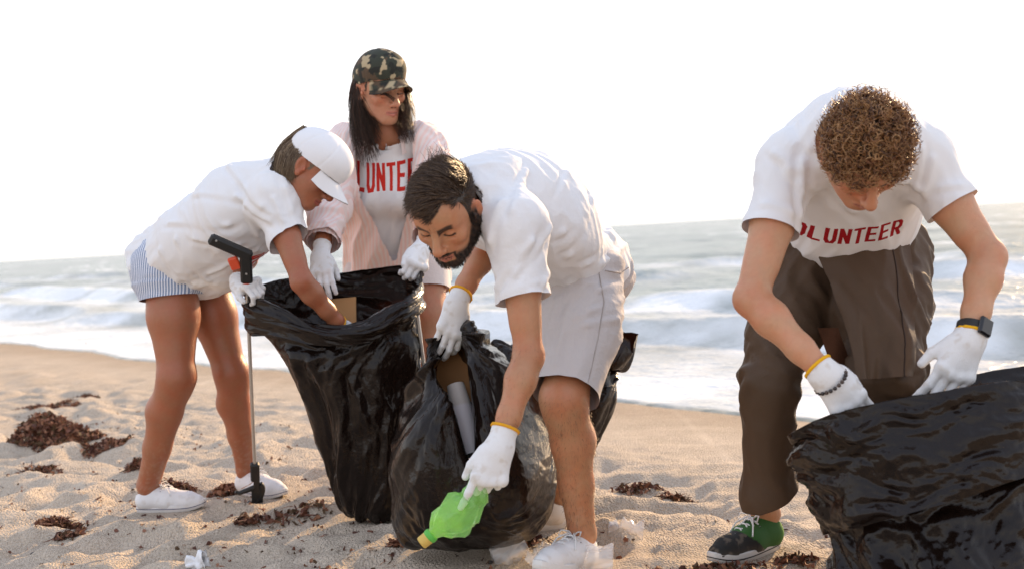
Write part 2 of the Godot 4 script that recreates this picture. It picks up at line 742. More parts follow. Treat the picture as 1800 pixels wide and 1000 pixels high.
static func box_of(pts: Array, m: float) -> Array:
	var lo: Vector3 = pts[0]
	var hi: Vector3 = pts[0]
	for p in pts:
		lo = lo.min(p)
		hi = hi.max(p)
	return [lo - Vector3(m, m, m), hi + Vector3(m, m, m)]

func field_for(pts: Array, m: float, cell: float) -> Field:
	var b := box_of(pts, m)
	return Field.new(b[0], b[1], cell)

# eye-frame direction: x right in the picture, y up, z towards the viewer
func dir(x: float, y: float, z: float) -> Vector3:
	return (eye_basis * Vector3(x, y, z)).normalized()

func head_basis(fwd: Vector3, up: Vector3) -> Basis:
	var z := fwd.normalized()
	var y := (up - z * up.dot(z)).normalized()
	return Basis(y.cross(z), y, z)      # x is the person's own left

func head_field(c: Vector3, b: Basis, sc: float, neck_to: Vector3, neck_r: float, woman: bool, cell := 0.0026) -> Field:
	var f := Field.new(c - Vector3.ONE * 0.165, c + Vector3.ONE * 0.165, cell)
	var l := func(x: float, y: float, z: float) -> Vector3: return c + b * (Vector3(x, y, z) * sc)
	f.ell(l.call(0, 0.034, -0.012), b, Vector3(0.076, 0.082, 0.098) * sc, 0.01)
	f.ell(l.call(0, -0.028, 0.030), b, Vector3(0.060, 0.080, 0.056) * sc, 0.03)
	f.ell(l.call(0, 0.035, 0.050), b, Vector3(0.056, 0.040, 0.040) * sc, 0.03)
	var jw := 0.050 if woman else 0.055
	for s in [-1.0, 1.0]:
		f.cap(l.call(s * jw, -0.052, 0.002), l.call(s * 0.020, -0.101, 0.062), 0.017 * sc, 0.014 * sc, 0.03)
		f.ell(l.call(s * 0.043, -0.024, 0.060), b, Vector3(0.020, 0.017, 0.019) * sc, 0.02)
	f.ell(l.call(0, -0.100, 0.066), b, Vector3(0.021, 0.016, 0.018) * sc, 0.018)
	f.cap(l.call(0, -0.075, 0.06), l.call(0, -0.055, 0.066), 0.027 * sc, 0.026 * sc, 0.02)
	# throat and neck
	f.cap(l.call(0, -0.058, -0.026), neck_to, neck_r, neck_r * 1.04, 0.03)
	# brow and sockets
	for s in [-1.0, 1.0]:
		f.cap(l.call(s * 0.010, 0.017, 0.082), l.call(s * 0.044, 0.019, 0.068), 0.012 * sc, 0.0095 * sc, 0.012)
		f.ell(l.call(s * 0.031, -0.002, 0.093), b, Vector3(0.019, 0.0125, 0.016) * sc, 0.012, true)
		f.ell(l.call(s * 0.031, -0.003, 0.0715), b, Vector3(0.0155, 0.0125, 0.0125) * sc, 0.003)
		f.cap(l.call(s * 0.017, -0.0085, 0.0815), l.call(s * 0.045, -0.0075, 0.0745), 0.0016 * sc, 0.0014 * sc, 0.003, ZERO, 1.0, true)
	# nose
	f.cap(l.call(0, 0.008, 0.086), l.call(0, -0.036, 0.110), 0.0085 * sc, 0.0115 * sc, 0.012)
	f.ell(l.call(0, -0.040, 0.110), b, Vector3(0.0125, 0.0105, 0.0115) * sc, 0.008)
	for s in [-1.0, 1.0]:
		f.ell(l.call(s * 0.0125, -0.044, 0.097), b, Vector3(0.0085, 0.0075, 0.011) * sc, 0.007)
		f.ell(l.call(s * 0.007, -0.0525, 0.101), b, Vector3(0.0036, 0.004, 0.0055) * sc, 0.002, true)
	# mouth
	var lw := 0.021 if woman else 0.023
	for s in [-1.0, 1.0]:
		f.cap(l.call(0, -0.0665, 0.0915), l.call(s * lw, -0.0715, 0.0815), 0.0058 * sc, 0.003 * sc, 0.006)
		f.cap(l.call(0, -0.0785, 0.0895), l.call(s * lw * 0.8, -0.0755, 0.0825), 0.0068 * sc, 0.0035 * sc, 0.006)
		f.cap(l.call(0, -0.0725, 0.099), l.call(s * (lw + 0.003), -0.0732, 0.086), 0.0018 * sc, 0.0014 * sc, 0.0035, ZERO, 1.0, true)
	f.cap(l.call(0, -0.056, 0.0985), l.call(0, -0.062, 0.0985), 0.0022, 0.0022, 0.006, ZERO, 1.0, true)
	# folds beside the nose, under the eyes, between the brows
	for s in [-1.0, 1.0]:
		f.cap(l.call(s * 0.0195, -0.044, 0.0955), l.call(s * 0.034, -0.072, 0.0795), 0.0020 * sc, 0.0012 * sc, 0.007, ZERO, 1.0, true)
		f.cap(l.call(s * 0.018, -0.0175, 0.0870), l.call(s * 0.042, -0.0165, 0.0770), 0.0014 * sc, 0.0010 * sc, 0.006, ZERO, 1.0, true)
		if not woman:
			f.cap(l.call(s * 0.0055, 0.012, 0.0955), l.call(s * 0.0070, 0.026, 0.0945), 0.0011, 0.0008, 0.005, ZERO, 1.0, true)
			f.cap(l.call(0, 0.042, 0.0925), l.call(s * 0.036, 0.046, 0.0815), 0.0011, 0.0008, 0.005, ZERO, 1.0, true)
	# ears
	for s in [-1.0, 1.0]:
		var eb := b * Basis(Vector3.UP, s * -0.45) * Basis(Vector3.RIGHT, -0.22)
		f.ell(l.call(s * 0.078, -0.008, -0.010), eb, Vector3(0.0075, 0.032, 0.019) * sc, 0.006)
		f.ell(l.call(s * 0.086, -0.004, -0.006), eb, Vector3(0.006, 0.019, 0.010) * sc, 0.004, true)
		f.ell(l.call(s * 0.080, -0.035, -0.004), eb, Vector3(0.006, 0.009, 0.008) * sc, 0.006)
		f.ell(l.call(s * 0.079, -0.012, 0.007), eb, Vector3(0.004, 0.008, 0.005) * sc, 0.005)
	return f

# colours of a face, q is the point in the head's own axes
func face_color(q: Vector3, base: Color, lips: Color, brow: Color, brow_w: float, beard: float, scalp := Color(0, 0, 0, 0)) -> Color:
	var c := base
	if scalp.a > 0.0:
		c = c.lerp(scalp, maxf(hair_mask(q), smoothstep(0.0, 0.012, q.y - 0.02 - maxf(0.0, q.z) * 0.5)))
	var ax := absf(q.x)
	var red := Color(base.r * 1.08, base.g * 0.80, base.b * 0.74)
	c = c.lerp(red, (0.25 if beard > 0.0 else 0.5) * exp(-(pow(ax - 0.042, 2) + pow(q.y + 0.03, 2)) / 0.0006) * float(q.z > 0.03))
	c = c.lerp(red, 0.5 * exp(-(pow(ax, 2) + pow(q.y + 0.042, 2)) / 0.0002) * float(q.z > 0.09))
	if ax > 0.072:
		c = c.lerp(red, 0.6)
	if q.z > 0.05:
		# eyebrows
		var arch := 0.0195 + 0.004 * sin(clampf((ax - 0.012) / 0.036, 0.0, 1.0) * 2.6)
		if beard > 0.0:
			arch = 0.0095 + 0.36 * (minf(ax, 0.038) - 0.010)
		var by := q.y - (arch - 0.10 * maxf(0.0, ax - 0.042))
		brow_w *= 1.75 - 14.0 * ax if beard > 0.0 else 1.0
		var be := smoothstep(0.0055 * brow_w, 0.0028 * brow_w, absf(by)) * smoothstep(0.0085, 0.012, ax) * smoothstep(0.052, 0.044, ax)
		c = c.lerp(brow, be * 0.95)
		# lash line and shaded lid
		var ly := q.y - (-0.0085 + 0.0025 * pow((ax - 0.031) / 0.014, 2.0) * 0.6)
		var le := smoothstep(0.0034, 0.0015, absf(ly) - (0.0010 if beard > 0.0 else 0.0)) * smoothstep(0.049, 0.045, ax) * smoothstep(0.014, 0.018, ax)
		c = c.lerp(Color(0.018, 0.011, 0.008), le * 0.95)
		# lips
		var ml := smoothstep(0.0265, 0.021, ax) * smoothstep(-0.0635, -0.0655, q.y - ax * ax * -4.0) * smoothstep(-0.0865, -0.083, q.y - ax * ax * 9.0)
		c = c.lerp(lips, ml * 0.9)
		c = c.lerp(Color(0.05, 0.015, 0.012), smoothstep(0.0016, 0.0006, absf(q.y + 0.0727)) * smoothstep(0.024, 0.02, ax) * 0.8)
		# nostrils
		c = c.lerp(Color(0.04, 0.012, 0.008), smoothstep(0.0055, 0.002, Vector2(ax - 0.007, q.y + 0.0515).length()) * float(q.z > 0.09))
	if beard > 0.0:
		c = c.lerp(Color(0.028, 0.017, 0.011), hair_mask(q))
		var line := -0.036 - 0.034 * smoothstep(0.018, 0.062, q.z) + 0.02 * smoothstep(0.055, 0.075, ax)
		var bd := smoothstep(line + 0.011, line - 0.008, q.y) * smoothstep(-0.022, -0.006, q.z)
		var side := smoothstep(0.055, 0.063, ax) * smoothstep(-0.012, -0.002, q.z) * smoothstep(0.028, 0.016, q.z) * smoothstep(0.03, 0.0, q.y)
		var mous := smoothstep(0.034, 0.027, ax) * smoothstep(-0.0525, -0.0565, q.y + ax * 0.25) * smoothstep(-0.0700, -0.0655, q.y + ax * 0.15) * float(q.z > 0.06)
		var chin := smoothstep(0.030, 0.022, ax) * smoothstep(-0.0835, -0.088, q.y) * float(q.z > 0.03)
		var lipg := smoothstep(0.027, 0.023, ax) * smoothstep(-0.064, -0.067, q.y) * smoothstep(-0.0875, -0.0845, q.y) * float(q.z > 0.05)
		var amt := clampf(maxf(maxf(bd, side), maxf(mous, chin)) * (1.0 - lipg), 0.0, 1.0)
		c = c.lerp(Color(0.026, 0.017, 0.012), amt * beard)
	return c

# where short hair grows on the head, in the head's own axes
func hair_mask(q: Vector3) -> float:
	var ax := absf(q.x)
	var front := 0.060 + 0.020 * exp(-pow((ax - 0.038) / 0.014, 2.0)) - 0.012 * exp(-pow(ax / 0.014, 2.0))
	var side := smoothstep(0.040, 0.018, q.z)
	var line := lerpf(front, -0.005 - 0.05 * smoothstep(-0.02, -0.07, q.z), side)
	var m := smoothstep(line - 0.004, line + 0.004, q.y)
	if ax > 0.070 and Vector2(q.y + 0.008, (q.z + 0.010) * 1.4).length() < 0.036:
		m = 0.0
	return m

func leg(f: Field, hip: Vector3, knee: Vector3, ank: Vector3, back: Vector3, r: float, shoe: Dictionary) -> void:
	var m := hip.lerp(knee, 0.45)
	f.cap(hip, m, r * 1.04, r * 0.92, 0.03)
	f.cap(m, knee, r * 0.92, r * 0.62, 0.03)
	f.cap(knee - back * 0.006, knee.lerp(ank, 0.08) - back * 0.008, r * 0.60, r * 0.52, 0.025)
	var calf := knee.lerp(ank, 0.31) + back * r * 0.14
	var low := knee.lerp(ank, 0.64) + back * r * 0.05
	f.cap(knee, calf, r * 0.58, r * 0.61, 0.04)
	f.cap(calf, low, r * 0.61, r * 0.45, 0.03)
	f.cap(low, ank, r * 0.45, r * 0.36, 0.03)
	f.cap(knee.lerp(ank, 0.05) - back * r * 0.15, ank - back * 0.004, r * 0.42, r * 0.33, 0.03)
	var side := back.cross(ank - knee).normalized()
	f.cap(ank - side * 0.022, ank + side * 0.022, 0.020, 0.020, 0.02)
	var w: Callable = shoe.w
	var k: float = shoe.k
	f.cap(ank, w.call(0.062, 0.060, 0), r * 0.35, 0.030 * k, 0.02)
	f.cap(w.call(0.045, 0.050, 0), w.call(0.120, 0.048, 0), 0.027 * k, 0.027 * k, 0.02)
	f.cap(w.call(0.120, 0.048, 0), w.call(0.200, 0.030, 0), 0.027 * k, 0.020 * k, 0.02)

func arm(f: Field, sh: Vector3, el: Vector3, wr: Vector3, r: float) -> void:
	var m := sh.lerp(el, 0.45)
	var out := ((el - (sh + wr) * 0.5)).normalized()
	f.cap(sh, m, r * 1.08, r * 1.02, 0.02)
	f.cap(m + out * 0.004, el, r * 1.0, r * 0.78, 0.02)
	f.cap(m - out * 0.010, sh.lerp(el, 0.75) - out * 0.006, r * 0.8, r * 0.7, 0.02)
	f.cap(el + out * 0.004, el + out * 0.006, r * 0.66, r * 0.66, 0.02)
	var fm := el.lerp(wr, 0.28)
	f.cap(el, fm, r * 0.78, r * 0.84, 0.02)
	f.cap(fm, el.lerp(wr, 0.7), r * 0.84, r * 0.63, 0.02)
	f.cap(el.lerp(wr, 0.7), wr, r * 0.63, r * 0.56, 0.02)

# a gloved hand: wr wrist, d towards the knuckles, n out of the back of the hand
# the point of a mesh that is seen at pixel x, y (nearest to the eye), lifted off the surface
func on_mesh(f: Field, x: float, y: float, lift: float) -> Vector3:
	var r := (at(x, y, 1.0) - EYE).normalized()
	var best := Vector3.ZERO
	var score := 1e9
	for i in f.verts.size():
		var v := f.verts[i] - EYE
		var t := v.dot(r)
		var off := (v - r * t).length()
		if off < 0.025:
			var sc := t + off * 6.0
			if sc < score:
				score = sc
				best = EYE + r * t + f.norms[i] * lift
	return best

# real cloth creases between pairs of points of the garment: [x1, y1, x2, y2, height in mm]
func creases(f: Field, list: Array, w := 0.0105) -> void:
	var seg := []
	for q in list:
		var a := on_mesh(f, q[0], q[1], 0.0)
		var b := on_mesh(f, q[2], q[3], 0.0)
		if a != Vector3.ZERO and b != Vector3.ZERO:
			seg.append([a, b, float(q[4]) * 0.001])
	f.push(func(p: Vector3, n: Vector3) -> float:
		var s := 0.0
		for q in seg:
			var a: Vector3 = q[0]
			var b: Vector3 = q[1]
			var ba := b - a
			var t := clampf((p - a).dot(ba) / ba.length_squared(), 0.0, 1.0)
			var d := p - a - ba * t
			var dl := d.length_squared()
			if dl < 16.0 * w * w:
				var side := d.dot(ba.cross(n).normalized())
				s += q[2] * (exp(-dl / (w * w)) - 0.8 * exp(-pow((side - 1.5 * w) / w, 2.0)) * exp(-dl / (9.0 * w * w)))
		return s)

func stitched(f: Field, px: Array, lift: float) -> Array:
	var pts := []
	for i in px.size() - 1:
		for k in 6:
			var e := k / 6.0
			var q := on_mesh(f, lerpf(px[i][0], px[i + 1][0], e), lerpf(px[i][1], px[i + 1][1], e), lift)
			if q != Vector3.ZERO:
				pts.append(q)
	return pts

func hand(wr: Vector3, d: Vector3, n: Vector3, left: bool, curl: Array, thumb: Vector3, sc := 1.0, spread_k := 1.0, back_to := ZERO) -> Field:
	d = d.normalized()
	n = (n - d * n.dot(d)).normalized()
	var s := n.cross(d) * (-1.0 if left else 1.0)      # towards the thumb
	var mid := wr + d * 0.09 * sc
	var f := Field.new(mid - Vector3.ONE * 0.155 * sc, mid + Vector3.ONE * 0.155 * sc, 0.003)
	# palm
	var up := -s * 0.006
	f.cap(wr + d * 0.012 * sc, wr + (d * 0.088 + s * 0.026) * sc, 0.026 * sc, 0.0165 * sc, 0.02, n, 1.25)
	f.cap(wr + d * 0.012 * sc, wr + (d * 0.090 + s * 0.004) * sc, 0.028 * sc, 0.0165 * sc, 0.02, n, 1.25)
	f.cap(wr + d * 0.012 * sc + up, wr + (d * 0.080 - s * 0.030) * sc, 0.026 * sc, 0.0155 * sc, 0.02, n, 1.25)
	f.cap(wr + (d * 0.03 + s * 0.02 - n * 0.008) * sc, wr + (d * 0.055 + s * 0.03 - n * 0.012) * sc, 0.019 * sc, 0.016 * sc, 0.02)
	# fingers
	var offs := [0.030, 0.010, -0.011, -0.031]
	var outs := [0.090, 0.094, 0.090, 0.080]
	var lens := [[0.042, 0.025, 0.018], [0.046, 0.028, 0.019], [0.042, 0.026, 0.018], [0.033, 0.020, 0.016]]
	var rad := [0.0100, 0.0102, 0.0098, 0.0088]
	for i in 4:
		var p: Vector3 = wr + (d * outs[i] + s * offs[i]) * sc
		var side: Vector3 = s * offs[i] * 2.6 * spread_k
		var a := 0.0
		f.ell(p + n * 0.004, Basis(), Vector3.ONE * 0.0112 * sc, 0.01)
		for j in 3:
			a += float(curl[i][j])
			var v: Vector3 = (d * cos(a) - n * sin(a) + side * cos(a)).normalized()
			var q: Vector3 = p + v * lens[i][j] * sc
			f.cap(p, q, (rad[i] - 0.0007 * j) * sc, (rad[i] - 0.0007 * (j + 1)) * sc, 0.006 if j == 0 else 0.004)
			p = q
	# thumb: leaves the side of the palm near its base
	var tb := wr + (d * 0.034 + s * 0.030 - n * 0.008) * sc
	var tv := (d * thumb.x + s * thumb.y - n * thumb.z).normalized()
	var t1 := tb + tv * 0.040 * sc
	var tv2 := (tv + d * 0.35 - s * 0.25).normalized()
	f.cap(tb, t1, 0.0150 * sc, 0.0115 * sc, 0.012)
	f.cap(t1, t1 + tv2 * 0.030 * sc, 0.0112 * sc, 0.0092 * sc, 0.004)
	# knitted cuff
	var b := back_to if back_to != ZERO else wr - d * 0.05
	f.cap(wr + d * 0.02, b, 0.0285 * sc, 0.0315 * sc, 0.012)
	f.nets()
	f.open(b, b - wr, 0.06)
	return f

# the coloured hem of a glove, round the wrist at p
func cuff_ring(p: Vector3, ax: Vector3, r: float, col: Color) -> Shell:
	var s := Shell.new()
	var u := ax.cross(Vector3.UP if absf(ax.normalized().y) < 0.9 else Vector3.RIGHT).normalized()
	var w := ax.normalized().cross(u)
	var grid := PackedVector3Array()
	for i in 29:
		var t := TAU * i / 28.0
		var rr := r + 0.0008 * sin(i * 9.0)
		for k in 6:
			var g := TAU * k / 6.0
			grid.append(p + (u * cos(t) + w * sin(t)) * (rr + 0.0032 * cos(g)) + ax.normalized() * 0.0042 * sin(g))
	s.sheet(grid, 6, true, col)
	s.orient()
	return s

func fold_at(n: FastNoiseLite, p: Vector3, along: Vector3, stretch: float) -> float:
	return n.get_noise_3dv(p - along * p.dot(along) * (1.0 - 1.0 / stretch))

# a soft crease or ridge along the segment a-b: height h, half width w
static func ridge(p: Vector3, a: Vector3, b: Vector3, w: float, h: float) -> float:
	var ba := b - a
	var t := clampf((p - a).dot(ba) / ba.length_squared(), 0.0, 1.0)
	var d := (p - a - ba * t).length_squared()
	return h * exp(-d / (w * w)) if d < 9.0 * w * w else 0.0

# strands of hair: each item [root, array of further points], thin three-sided tubes
func strands(s: Shell, paths: Array, r: float, cols: Array, sd: int) -> void:
	var g := RandomNumberGenerator.new()
	g.seed = sd
	for p in paths:
		var n: int = p.size()
		var rr := []
		for i in n:
			rr.append(r * (1.0 - 0.75 * float(i) / (n - 1)))
		s.tube(p, rr, 3, cols[g.randi() % cols.size()], false)

func shoe_at(x0: float, y0: float, x1: float, y1: float, ln: float, ank: Vector3) -> Dictionary:
	var h := on_sand(x0, y0)
	var d := on_sand(x1, y1) - h
	h.y = -0.003
	d.y = 0.0
	return sneaker(h, h + d.normalized() * ln, Vector3.UP, ank, {})

# a sneaker: heel and toe points on the sand (sole underside), up vector, materials by name
func sneaker(heel: Vector3, toe: Vector3, up: Vector3, ank: Vector3, who: Dictionary) -> Dictionary:
	var fw := (toe - heel)
	var ln := fw.length()
	fw = fw.normalized()
	up = (up - fw * up.dot(fw)).normalized()
	var sd := fw.cross(up)
	var k := ln / 0.285
	var w := func(x: float, y: float, z: float) -> Vector3: return heel + (fw * x + up * y + sd * z) * k
	var f := Field.new((heel.min(toe)) - Vector3.ONE * 0.10, heel.max(toe) + Vector3.ONE * 0.19, 0.0034)
	f.cap(w.call(0.042, 0.044, 0), w.call(0.135, 0.042, 0), 0.037 * k, 0.040 * k, 0.02)
	f.cap(w.call(0.135, 0.040, 0), w.call(0.205, 0.032, 0), 0.041 * k, 0.036 * k, 0.025)
	f.cap(w.call(0.205, 0.034, 0), w.call(0.245, 0.028, 0), 0.036 * k, 0.028 * k, 0.02)
	f.cap(w.call(0.050, 0.055, 0), w.call(0.058, 0.105, 0), 0.034 * k, 0.036 * k, 0.02)
	f.cap(w.call(0.085, 0.062, 0), w.call(0.168, 0.043, 0), 0.034 * k, 0.026 * k, 0.02)
	f.nets()
	f.open(w.call(0.05, 0.086, 0), up * 0.92 + fw * -0.42, 0.085 * k)
	f.open(w.call(0.1, 0.018, 0), -up, 0.3)
	f.push(func(p: Vector3, n: Vector3) -> float:
		var q := (p - heel) / k
		var x := q.dot(fw)
		var y := q.dot(up)
		var z := q.dot(sd)
		var toe_cap := 0.0016 * smoothstep(0.222, 0.227, x + 0.35 * absf(z))
		var quarter := 0.0013 * smoothstep(0.168, 0.163, x + 0.9 * absf(z) - 0.02) * smoothstep(0.016, 0.020, absf(z))
		return (toe_cap + quarter) * k)
	var upper := Shell.new()
	upper.take(f)
	# sole: an outline swept upwards, slightly flared, toe lifted
	var sole := Shell.new()
	var grid := PackedVector3Array()
	var prof := [[0.0, 0.90], [0.003, 0.985], [0.012, 1.0], [0.0125, 1.012], [0.0155, 1.012], [0.016, 1.0], [0.026, 0.985], [0.029, 0.95], [0.029, 0.5]]
	var n := 44
	for pr in prof:
		for i in n:
			var t := TAU * i / n
			var x := 0.1425 - 0.1425 * cos(t) * (1.0 - 0.03)
			var u := x / 0.285
			var half := 0.047 * pow(maxf(sin(PI * clampf(u * 0.96 + 0.02, 0, 1)), 0.0), 0.42) * (0.80 + 0.26 * smoothstep(0.25, 0.75, u))
			var z: float = half * signf(sin(t)) * pow(absf(sin(t)), 0.25) if absf(sin(t)) > 1e-4 else 0.0
			var lift := 0.018 * pow(maxf(0.0, u - 0.72) / 0.28, 2.0)
			grid.append(w.call(0.1425 + (x - 0.1425) * (0.985 + (pr[1] - 0.985) * 0.35), pr[0] + lift * (1.0 - pr[0] * 8.0), z * pr[1]))
	sole.sheet(grid, n, true)
	var bottom := sole.add(w.call(0.14, 0.0, 0), -up)
	for i in n:
		sole.tri(bottom, i, (i + 1) % n)
	sole.orient()
	# laces: crossing bars over the tongue and a bow
	var laces := Shell.new()
	for i in 5:
		var x := 0.112 + 0.021 * i
		var y := 0.0955 - 0.0076 * i - 0.0003 * i * i
		var hw := 0.024 - 0.0015 * i
		for s in [-1.0, 1.0]:
			laces.tube([w.call(x, y - 0.010, -s * hw), w.call(x + 0.006, y + 0.002, -s * hw * 0.45), w.call(x + 0.011, y + 0.003, s * hw * 0.35), w.call(x + 0.018, y - 0.014, s * hw)], 0.0027 * k, 5)
	for s in [-1.0, 1.0]:
		laces.tube([w.call(0.108, 0.095, 0), w.call(0.105, 0.108, s * 0.014), w.call(0.118, 0.110, s * 0.032), w.call(0.128, 0.098, s * 0.034), w.call(0.116, 0.094, s * 0.014), w.call(0.110, 0.095, 0)], 0.0024 * k, 5)
		laces.tube([w.call(0.108, 0.096, 0), w.call(0.118, 0.104, s * 0.010), w.call(0.140, 0.090, s * 0.030), w.call(0.155, 0.064, s * 0.040)], 0.0024 * k, 5)
	var eyelets := Shell.new()
	for i in 5:
		for s in [-1.0, 1.0]:
			var c: Vector3 = w.call(0.113 + 0.021 * i, 0.0800 - 0.0080 * i, s * (0.0285 - 0.0012 * i))
			var ring := []
			for q in 9:
				ring.append(c + (fw * cos(TAU * q / 8.0) + (up * 0.6 - sd * s * -0.5).normalized() * sin(TAU * q / 8.0)) * 0.0034 * k)
			eyelets.tube(ring, 0.0011 * k, 4, Color.WHITE, false)
	return {"upper": upper, "sole": sole, "laces": laces, "eyelets": eyelets, "w": w, "k": k}

# point on an implicit surface seen along a ray, by marching (falls back to the start)
func surface_hit(f: Field, from: Vector3, d: Vector3) -> Vector3:
	var p := from
	for i in 400:
		var q := (p - f.o) / f.c
		var x := int(q.x)
		var y := int(q.y)
		var z := int(q.z)
		if x >= 0 and y >= 0 and z >= 0 and x < f.nx and y < f.ny and z < f.nz:
			if f.v[(z * f.ny + y) * f.nx + x] < 0.0:
				return p
		p += d * f.c * 0.5
	return from

# ---------------------------------------------------------------- the four people; each returns [name, shell, material, parent part]
const SKIN_TAN := Color(0.36, 0.130, 0.066)
const SKIN_FAIR := Color(0.53, 0.262, 0.148)
const SKIN_MID := Color(0.47, 0.218, 0.114)
const WHITE := Color(0.80, 0.80, 0.82)

func skin_shell(f: Field, base: Color, sd: int) -> Shell:
	var s := Shell.new()
	s.take(f)
	skin_tint(s, base, sd, 0)
	return s

func skin_tint(s: Shell, base: Color, sd: int, from: int) -> void:
	var n := noise(sd, 14.0)
	var n2 := noise(sd + 1, 90.0)
	for i in range(from, s.verts.size()):
		var v := n.get_noise_3dv(s.verts[i])
		var w := n2.get_noise_3dv(s.verts[i])
		s.cols[i] = Color(base.r * (1.0 + 0.08 * v + 0.07 * w), base.g * (1.0 - 0.14 * v + 0.09 * w), base.b * (1.0 - 0.20 * v + 0.09 * w))

# knees, elbows and ankles are a little redder and darker, and dry sand sticks to the shins
func joint_tint(s: Shell, joints: Array, sd: int) -> void:
	var n := noise(sd + 11, 55.0)
	var n2 := noise(sd + 12, 26.0)
	for i in s.verts.size():
		var p := s.verts[i]
		var k := 0.0
		for j in joints:
			k = maxf(k, exp(-(p - j).length_squared() / 0.0036))
		var c := s.cols[i]
		c = c.lerp(Color(c.r * 0.86, c.g * 0.68, c.b * 0.62), k * (0.75 + 0.5 * n2.get_noise_3dv(p)))
		if p.y < 0.34:
			var g := smoothstep(0.10, 0.32, n.get_noise_3dv(p)) * smoothstep(0.34, 0.12, p.y) * 0.16
			c = c.lerp(Color(0.55, 0.45, 0.35), g)
		s.cols[i] = c

func add_head(body: Shell, f: Field, c: Vector3, b: Basis, sc: float, base: Color, lips: Color, brow: Color, brow_w: float, beard: float, sd: int, scalp := Color(0, 0, 0, 0)) -> void:
	f.nets()
	var first := body.verts.size()
	body.take(f)
	skin_tint(body, base, sd, first)
	var inv := b.inverse()
	var fuzz := noise(sd + 7, 160.0)
	for i in range(first, body.verts.size()):
		var q := inv * (body.verts[i] - c) / sc
		if q.y > -0.13:
			body.cols[i] = face_color(q + Vector3.ONE * fuzz.get_noise_3dv(body.verts[i]) * 0.0008, body.cols[i], lips, brow, brow_w, beard, scalp)

# fine crumples of cloth: several stretched ridged noises
class Cloth:
	var a: FastNoiseLite
	var b: FastNoiseLite
	var e: FastNoiseLite
	func _init(sd: int) -> void:
		a = FastNoiseLite.new()
		a.seed = sd
		a.frequency = 8.5
		a.fractal_type = FastNoiseLite.FRACTAL_NONE
		b = a.duplicate()
		b.seed = sd + 1
		b.frequency = 19.0
		e = a.duplicate()
		e.seed = sd + 2
		e.frequency = 3.0
	func fold(p: Vector3, along: Vector3, st := 3.5) -> float:
		var q := p + Vector3.ONE * e.get_noise_3dv(p) * 0.05
		q -= along * q.dot(along) * (1.0 - 1.0 / st)
		var r := 1.0 - absf(a.get_noise_3dv(q)) * 2.2
		var r2 := 1.0 - absf(b.get_noise_3dv(q)) * 2.2
		return maxf(r, -0.6) * 0.7 + maxf(r2, -0.6) * 0.3

func fist(a: float, b := 1.4, e := 1.0) -> Array:
	return [[a, b, e], [a, b, e], [a, b, e], [a, b, e]]

